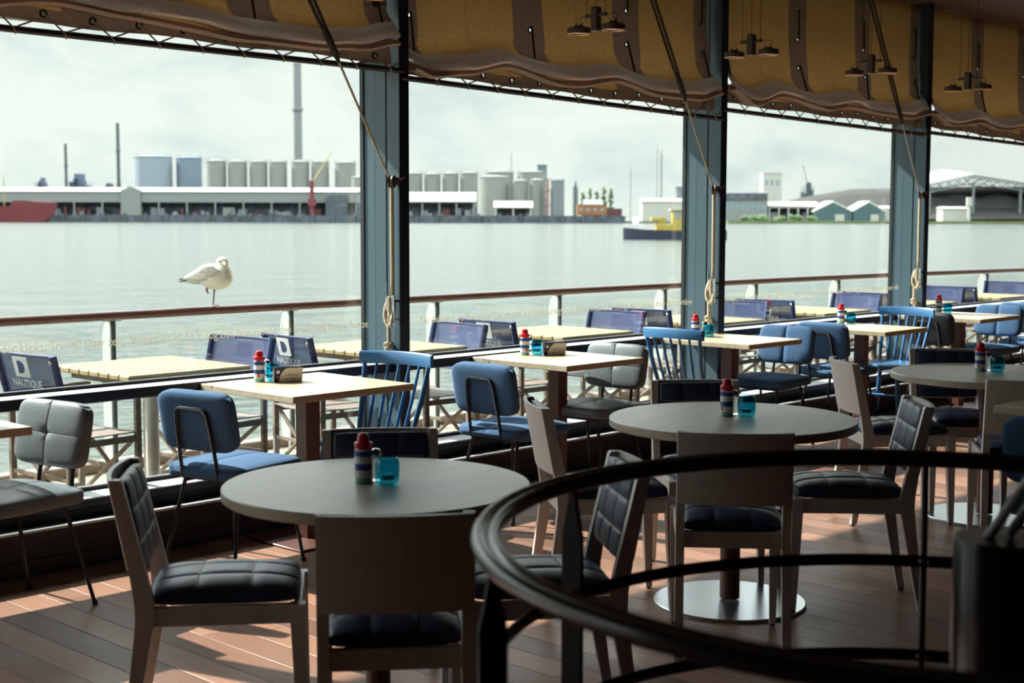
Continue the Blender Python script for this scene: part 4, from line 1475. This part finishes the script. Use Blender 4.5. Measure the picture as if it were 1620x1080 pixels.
def make_dining_chair():
    t = thing('dining_chair', '', 'chair', group='beige dining chairs around the round tables')

    def rect(x, y, z, dx_, dy_):
        return [(x - dx_ / 2, y - dy_ / 2, z), (x + dx_ / 2, y - dy_ / 2, z), (x + dx_ / 2, y + dy_ / 2, z), (x - dx_ / 2, y + dy_ / 2, z)]
    for s_ in (-1, 1):
        y = s_ * .183
        prof = [(-.270, .008, .028), (-.245, .15, .034), (-.215, .34, .046), (-.203, .42, .054), (-.205, .47, .054), (-.222, .56, .046), (-.250, .70, .036), (-.272, .812, .028), (-.274, .818, .020)]
        MB().loft([rect(x, y + s_ * .006 * (.42 - z if z < .42 else 0), z, d, .030) for x, z, d in prof]).build('leg', 'beige', t)
        f = [(.232, .008, .026), (.226, .20, .034), (.220, .40, .042), (.220, .455, .042)]
        MB().loft([rect(x, s_ * .186, z, d, d * .9) for x, z, d in f]).build('leg', 'beige', t)
        for x in (-.27, .212):
            pass
    for x, y in ((-.271, .185), (-.271, -.185), (.232, .186), (.232, -.186)):
        MB().lathe([(.010, 0), (.010, .0078)], 10).build('glide', 'tube', t, loc=(x, y, 0))
    MB().box(-.20, .222, -.1945, -.174, .398, .455, c=.003).box(-.20, .222, .174, .1945, .398, .455, c=.003).box(.208, .234, -.18, .18, .398, .455, c=.003).box(-.214, -.188, -.18, .18, .398, .455, c=.003).build('seat_frame', 'beige', t)
    # curved plywood back
    ny, zs_ = 14, [.560, .575, .60, .66, .72, .78, .808, .817]
    fr, bk = [], []
    for z in zs_:
        xb_ = -.222 - .05 * (z - .56) / .26
        wz = .197 - (.010 if z < .57 else (.003 if z > .812 else 0))
        f_, k_ = [], []
        for i in range(ny + 1):
            y = (2 * i / ny - 1) * wz
            c_ = -.026 * (1 - (y / .2) ** 2)
            f_.append((xb_ + c_ - .010, y, z))
            k_.append((xb_ + c_ - .024, y, z))
        fr.append(f_ + list(reversed(k_)))
    MB().loft(fr).build('back_panel', 'beige', t, smooth=50)
    gu, gv = (-.36, .36), (-.36, .36)
    ang = math.atan2(.05, .26)
    Tb = frame_T((-.246, 0, .680), (0, 1, 0), (-math.sin(ang), 0, math.cos(ang)))
    bcv = MB().pad(.330, .262, .046, Tb, gu=gu, gv=gv, gd=.24, gw=.035, crown=.004, corner=.03, n=14)
    bc = bcv.build('back_cushion', 'leather', t, smooth=75)
    b = MB()
    for v in gv:
        b.tube([Tb @ Vector((x * .165, v * .131, .0210 + .004 * (1 - x * x) * (1 - v * v))) for x in (-.9, -.5, 0, .5, .9)], .0011, 5)
    b.build('stitching', 'stitch', bc)
    Ts = Matrix.Translation((.012, 0, .468))
    sc = MB().pad(.425, .352, .078, Ts, gu=gu, gv=gv, gd=.13, gw=.03, crown=.014, corner=.05, n=16, p=4).build('seat_cushion', 'leather', t, smooth=75)
    b = MB()
    for u in gu:
        b.tube([(.012 + u * .2125, v * .176, .468 + .0345 + .014 * (1 - u * u) * (1 - v * v) - (0.007 if abs(v) > .8 else 0)) for v in (-.86, -.7, -.36, 0, .36, .7, .86)], .0013, 5)
    b.build('stitching', 'stitch', sc)
    return t


DC = [(2.38, 3.46, -39, 'beige dining chair left of the foreground table, seat seen from the side'), (2.48, 2.82, 50, 'beige dining chair with its back to the viewer in the left foreground'),
      (3.01, 3.47, 231, 'dining chair tucked in behind the foreground round table'), (3.07, 2.84, 143, 'dining chair right of the foreground table, seen through the curved railing'),
      (4.31, 3.62, -37, 'pale backed dining chair left of the middle round table'), (4.95, 3.59, 228, 'dining chair tucked in behind the middle round table'),
      (4.21, 2.95, 39, 'dining chair with its back to the viewer before the middle round table'), (5.0, 2.94, 131, 'dining chair right of the middle round table with quilted back in view'),
      (6.60, 3.60, -42, 'pale backed dining chair left of the farthest round table'), (7.14, 3.53, 222, 'dining chair tucked in behind the farthest round table'),
      (6.45, 2.87, 33, 'dining chair with its back to the viewer at the right edge')]
d0 = make_dining_chair()
for i, (x, y, a, lab) in enumerate(DC):
    if i == 0:
        d0.location, d0.rotation_euler, d0['label'] = (x, y, 0), (0, 0, math.radians(a)), lab
    else:
        dup(d0, (x, y, 0), math.radians(a), lab)


def make_padded_chair():
    t = thing('padded_chair', '', 'chair', group='padded chairs at the window tables')
    Ts = Matrix.Translation((.0, 0, .445))
    MB().pad(.46, .455, .072, Ts, gu=(), gv=(0.0,), gd=.18, gw=.03, crown=.010, corner=.13, cn=6, n=18, p=5, under=.9).build('seat', 'blue', t, smooth=75)
    ang = .19
    Tb = frame_T((-.226, 0, .675), (0, 1, 0), (-math.sin(ang), 0, math.cos(ang)))
    bk = MB().pad(.415, .265, .066, Tb, gu=(0.0,), gv=(), gd=.22, gw=.025, crown=.004, corner=.15, cn=6, n=18, p=5, under=1.0)
    bk.build('backrest', 'blue', t, smooth=75)
    # hoop behind the back that runs down and turns forward under the seat
    def hx(z):
        return -.222 - math.sin(ang) * (z - .655) / math.cos(ang) - .040
    left = [(.12, .085, .408), (-.20, .100, .408), (hx(.43) + .02, .103, .41), (hx(.44), .103, .43), (hx(.50), .101, .50), (hx(.62), .095, .62), (hx(.70), .088, .70), (hx(.725), .078, .725), (hx(.732), .062, .732)]
    right = [(x, -y, z) for x, y, z in reversed(left)]
    MB().tube(left + right, .0085, 8).build('back_hoop', 'tube', t)
    for s_ in (-1, 1):
        lg = MB().tube([(.165, s_ * .15, .412), (.215, s_ * .205, .004)], [.009, .008], 8)
        lg.lathe([(.011, 0), (.011, .018)], 10, T=Matrix.Translation((.215, s_ * .205, 0))).build('leg', 'tube', t)
        lg = MB().tube([(-.15, s_ * .15, .412), (-.245, s_ * .205, .004)], [.009, .008], 8)
        lg.lathe([(.011, 0), (.011, .018)], 10, T=Matrix.Translation((-.245, s_ * .205, 0))).build('leg', 'tube', t)
    MB().tube([(.165, -.15, .408), (.165, .15, .408)], .008, 8).tube([(-.15, -.15, .408), (-.15, .15, .408)], .008, 8).tube([(-.15, .15, .408), (.165, .15, .408)], .008, 8).tube([(-.15, -.15, .408), (.165, -.15, .408)], .008, 8).build('under_frame', 'tube', t)
    return t


def leather_variant(root, loc, rz, label, m_):
    r = dup(root, loc, rz, label, swap={'blue_felt': m_})
    for ch in r.children:
        if ch.name.startswith('backrest'):
            ang = .19
            Tb = frame_T((-.226, 0, .675), (0, 1, 0), (-math.sin(ang), 0, math.cos(ang)))
            nb = MB().pad(.415, .265, .072, Tb, gu=(0.0,), gv=(0.0,), gd=.14, gw=.018, crown=.006, corner=.15, cn=6, n=20, p=5, under=1.0, button=.010)
            o2 = nb.build('tmp', m_)
            ch.data = o2.data
            ch.data.name = 'backrest'
            bpy.data.objects.remove(o2)
        if ch.name.startswith('seat'):
            nb = MB().pad(.46, .455, .072, Matrix.Translation((0, 0, .445)), gu=(0.0,), gv=(0.0,), gd=.10, gw=.018, crown=.012, corner=.13, cn=6, n=20, p=5, under=.9, button=.010)
            o2 = nb.build('tmp', m_)
            ch.data = o2.data
            ch.data.name = 'seat'
            bpy.data.objects.remove(o2)
    return r


p0_ = make_padded_chair()
PC = [(3.64, 5.19, 13, 'blue felt chair left of the table with menu card by the left window', None), (5.31, 5.08, 3, 'blue felt chair left of the table under the middle window', None),
      (8.08, 5.35, 184, 'light blue felt chair facing left, back to back with another blue chair', None), (8.97, 5.36, 2, 'blue felt chair left of the table before the third column, seen from behind', None),
      (11.30, 5.35, 180, 'blue felt chair right of the farthest square table', None), (12.22, 5.36, 0, 'blue felt chair at the far right edge behind another blue chair', None)]
for i, (x, y, a, lab, sw) in enumerate(PC):
    if i == 0:
        p0_.location, p0_.rotation_euler, p0_['label'] = (x, y, 0), (0, 0, math.radians(a)), lab
    else:
        dup(p0_, (x, y, 0), math.radians(a), lab)
dup(p0_, (5.40, 2.17, 0), math.radians(5), 'petrol blue padded chair cropped by the right edge in front', swap={'blue_felt': 'navyfelt'})
leather_variant(p0_, (2.59, 5.22, 0), math.radians(190), 'grey leather tufted chair at the left edge beside the window', 'grey')
leather_variant(p0_, (6.19, 5.29, 0), math.radians(185), 'grey leather tufted chair right of the table under the middle window', 'grey')
leather_variant(p0_, (10.52, 5.34, 0), math.radians(0), 'black leather chair behind the blue spindle chair at the third column', 'black')


def make_spindle_chair():
    t = thing('spindle_chair', '', 'chair', group='blue spindle back chairs')
    MB().pad(.43, .44, .036, Matrix.Translation((.0, 0, .437)), crown=-.006, corner=.12, cn=6, n=16, p=5, under=.9).build('seat', 'spindle', t, smooth=75)
    # crest rail
    rings = []
    for i in range(17):
        y = -.225 + .45 * i / 16
        x = -.272 - .035 * (1 - (y / .225) ** 2)
        zt = .852 + .006 * (1 - (y / .225) ** 2)
        rings.append([(x - .012, y, zt - .062), (x + .010, y, zt - .066), (x + .014, y, zt - .01), (x + .006, y, zt), (x - .012, y, zt), (x - .018, y, zt - .01)])
    MB().loft(rings).build('crest_rail', 'spindle', t, smooth=50)
    for i in range(7):
        k_ = i / 3 - 1
        yb, yt = k_ * .165, k_ * .203
        xt = -.272 - .035 * (1 - (yt / .225) ** 2)
        r_ = .013 if abs(k_) == 1 else .0085
        MB().tube([(-.175 - .012 * (1 - k_ * k_), yb, .445), ((-.175 + xt) / 2 - .008, (yb + yt) / 2, .62), (xt, yt, .80)], [r_, r_ * 1.15, r_ * .9], 10).build('spindle', 'spindle', t)
    for sx in (-1, 1):
        for s_ in (-1, 1):
            a, b_ = Vector((sx * .135, s_ * .135, .43)), Vector((sx * .20, s_ * .195, 0))
            MB().tube([a, a.lerp(b_, .35), a.lerp(b_, .6), b_], [.013, .018, .016, .011], 10).build('leg', 'spindle', t)
    for s_ in (-1, 1):
        MB().tube([(-.168, s_ * .166, .20), (.168, s_ * .166, .20)], .009, 8).build('stretcher', 'spindle', t)
    MB().tube([(0, -.166, .20), (0, .166, .20)], .009, 8).build('stretcher', 'spindle', t)
    return t


sp = make_spindle_chair()
for i, (x, y, a, lab) in enumerate(((4.53, 5.37, 192, 'blue spindle chair in front of the first steel column'), (7.32, 5.38, 1, 'blue spindle chair left of the table at the second column'),
                                    (9.70, 5.36, 182, 'blue spindle chair in front of the third steel column'))):
    if i == 0:
        sp.location, sp.rotation_euler, sp['label'] = (x, y, 0), (0, 0, math.radians(a)), lab
    else:
        dup(sp, (x, y, 0), math.radians(a), lab)


# ================================================================== THINGS ON THE TABLES
def make_bottle():
    t = thing('sauce_bottle', '', 'bottle', group='red capped sauce bottles on the tables')
    prof = [(.022, 0), (.026, .003), (.026, .018), (.0262, .022), (.0262, .040), (.0262, .046), (.0262, .060), (.0262, .066), (.0262, .082), (.0262, .088), (.0262, .098), (.0255, .103), (.024, .108)]
    mis = [3, 3, 1, 1, 0, 0, 1, 1, 0, 0, 1, 2]
    b = MB().lathe(prof, 28, mis=mis)
    o = b.build('body', ['label_blue', 'label_white', 'red', 'label_teal'], t)
    MB().lathe([(.024, .107), (.0275, .110), (.0275, .122), (.022, .124), (.019, .126), (.0185, .138), (.016, .146), (.008, .151), (.002, .152)], 28).build('cap', 'red', t)
    b = MB()
    for k_ in range(2):
        a0 = PI * 1.25 + k_ * PI
        vs = [(.0269 * math.cos(a0 + .55 * math.cos(q_)), .0269 * math.sin(a0 + .55 * math.cos(q_)), .093 + .009 * math.sin(q_)) for q_ in [i * PI / 10 for i in range(20)]]
        b.add(vs + [(.0278 * math.cos(a0), .0278 * math.sin(a0), .093)], [(i, (i + 1) % 20, 20) for i in range(20)])
    b.build('oval_emblem', 'label_blue', o)
    b = MB()
    for k_ in range(2):
        a0 = PI * 1.25 + k_ * PI
        rows_ = [[(.0267 * math.cos(a0 + da), .0267 * math.sin(a0 + da), z) for da in (-.22, -.07, .07, .22)] for z in (.024, .039)]
        b.add(rows_[0] + rows_[1], [(0, 1, 5, 4), (1, 2, 6, 5), (2, 3, 7, 6)])
    b.build('red_emblem', 'label_red', o)
    return t


def make_tumbler():
    t = thing('candle_glass', '', 'glass', group='turquoise candle glasses on the tables')
    MB().lathe([(.024, .0), (.031, .004), (.0355, .02), (.0375, .045), (.0365, .068), (.033, .080), (.0315, .082), (.030, .080), (.0335, .066), (.0345, .045), (.0325, .024), (.026, .018), (.004, .017)], 32).build('bowl', 'turq', t)
    MB().lathe([(.019, .0185), (.019, .032), (.016, .032), (.002, .030)], 20).build('tealight', 'plate', t)
    return t


def make_shaker():
    t = thing('salt_shaker', '', 'shaker', group='small glass shakers behind the bottles')
    MB().lathe([(.014, 0), (.017, .004), (.017, .058), (.015, .070), (.013, .074), (.002, .074)], 20).build('jar', 'clear', t)
    MB().lathe([(.0135, .0745), (.0165, .077), (.0175, .086), (.012, .096), (.002, .099)], 20).build('lid', 'chrome', t)
    return t


def make_card():
    """folded tent card, long side along local X, printed face towards -Y"""
    t = thing('menu_card', '', 'card', group='folded menu cards')
    w, h, d = .068, .074, .024
    b = MB().prism([(-d, 0), (d, 0), (.0008, h), (-.0008, h)], -w, w, 'x')
    c_ = b.build('tent', 'label_white', t, smooth=0)
    n = Vector((0, -d, h)).normalized()
    T = frame_T((0, -d - .0004, 0), (1, 0, 0), n)
    L_ = math.hypot(d, h)
    MB().box(-w, w, .0005, L_ - .0005, 0, .0006, T=T).build('navy_print', 'card_navy', c_, smooth=0)
    pts = [(w, .001), (w * .98, L_ * .95)] + [(-.002 - .044 * math.sin(a), L_ * .95 * math.cos(a)) for a in [i * PI / 16 for i in range(9)]]
    pts[-1] = (pts[-1][0], .001)
    MB().prism(pts, .0007, .0012, 'z', T=T).build('taupe_print', 'card_taupe', c_, smooth=0)
    m_ = text_mb('Gereserveerd', .0125, T @ Matrix.Translation((.018, .034, .0014)), .0002, 1, 'CENTER')
    text_mb('vanaf 18.00 uur', .0135, T @ Matrix.Translation((.018, .015, .0014)), .0002, 1, 'CENTER', m_)
    m_.build('card_lettering', 'ink', c_, smooth=0)
    MB().box(-w * .88, -w * .66, L_ * .60, L_ * .80, .0007, .0012, T=T).build('emblem_print', 'label_white', c_, smooth=0)
    MB().box(-w * .88, -w * .70, L_ * .30, L_ * .42, .0007, .0012, T=T).build('red_print', 'label_red', c_, smooth=0)
    return t


bo, tu, sk, ca = make_bottle(), make_tumbler(), make_shaker(), make_card()
WH = ['the square table by the left window', 'the square table under the middle window', 'the square table at the second column', 'the square table before the third column',
      'the farthest square table', 'the round foreground table', 'the middle round table', 'the farthest round table']
BT = [(4.075, 5.60), (5.94, 5.60), (7.66, 5.66), (9.36, 5.575), (11.02, 5.64), (2.738, 3.246), (4.69, 3.305), (6.985, 3.335)]
TU = [(4.145, 5.585), (6.02, 5.575), (7.70, 5.58), (9.41, 5.52), (11.02, 5.56), (2.763, 3.166), (4.727, 3.235), (7.015, 3.255)]
SK = [(4.155, 5.648), (6.025, 5.645), (7.735, 5.64), (9.43, 5.585), None, (2.785, 3.245), (4.75, 3.31), (7.045, 3.325)]
for i in range(8):
    la, lb, lc = ('red capped sauce bottle with blue label on ' + WH[i], 'turquoise candle glass on ' + WH[i], 'small clear glass shaker on ' + WH[i])
    if i == 0:
        bo.location, bo['label'] = (*BT[0], .75), la
        tu.location, tu['label'] = (*TU[0], .75), lb
        sk.location, sk['label'] = (*SK[0], .75), lc
    else:
        dup(bo, (*BT[i], .75), .35 * i, la)
        dup(tu, (*TU[i], .75), 0, lb)
        if SK[i]:
            dup(sk, (*SK[i], .75), 0, lc)
ca.location, ca.rotation_euler, ca['label'] = (4.175, 5.515, .75), (0, 0, math.radians(-24)), 'folded navy and taupe menu card on the table by the left window'
dup(ca, (6.07, 5.50, .75), math.radians(-24), 'folded navy and taupe menu card on the table under the middle window')

# ================================================================== CURVED STAIR BALUSTRADE
CX, CY, RR = 2.27, 1.103, .822
bal = thing('curved_balustrade', 'black curved metal balustrade of a spiral stair in the right foreground', 'railing', (CX, CY, 0))


def ring(z, R, sect, n=96):
    rings = []
    for i in range(n + 1):
        a = 2 * PI * i / n
        rings.append([((R + dr) * math.cos(a), (R + dr) * math.sin(a), z + dz) for dr, dz in sect])
    return MB().loft(rings, caps=False)


sect = [(-.024, .006), (-.022, .014), (-.015, .018), (-.008, .015), (-.003, .009), (.002, .012), (.010, .018), (.018, .016), (.024, .008), (.025, -.004), (.018, -.014), (.006, -.018), (-.008, -.018), (-.020, -.012), (-.024, -.003)]
ring(1.0, RR, list(reversed(sect))).build('handrail', 'black_gloss', bal, smooth=60)
sq_ = [(.009 * math.cos(a) * -1, .014 * math.sin(a)) for a in [i * PI / 4 for i in range(8)]]
ring(.765, RR - .012, sq_).build('middle_rail', 'black_gloss', bal, smooth=60)
ring(.545, RR - .012, sq_).build('lower_rail', 'black_gloss', bal, smooth=60)
for a in (32, 96, 145, 200, 255, 310):
    T = Matrix.Rotation(math.radians(a), 4, 'Z') @ Matrix.Translation((RR, 0, 0))
    MB().prism([(-.024, 0), (.024, 0), (.024, .885), (.010, .955), (.006, .984), (-.006, .984), (-.010, .955), (-.024, .885)], -.006, .006, 'y', T=T).build('post', 'black_satin', bal)
    for z in (.765, .545):
        MB().lathe([(.008, -.012), (.010, -.010), (.010, .010), (.008, .012)], 10, T=T @ Matrix.Translation((-.012, 0, z)) @ Matrix.Rotation(PI / 2, 4, 'X')).build('bolt', 'chrome', bal)
cxp, cyp = CX + .06, CY - .045
t = thing('stair_column', 'dark glossy round column with brass top in the middle of the stair', 'column', (cxp, cyp, 0))
MB().lathe([(.085, 0), (.085, .985), (.082, 1.0), (.078, 1.0)], 48).build('shaft', 'black_gloss', t)
MB().lathe([(.0785, .985), (.078, .996), (.02, .998)], 48).build('cap', 'brass', t)
b = MB()
for k_ in (0, 1):
    o_ = Vector((-.020, .022, .997)) + Vector((.026 * k_, -.026 * k_, .006 * k_))
    b.tube([o_, o_ + Vector((.10, -.105, .22)), o_ + Vector((.20, -.21, .44))], .009, 10)
b.build('stay_bar', 'alu', t)
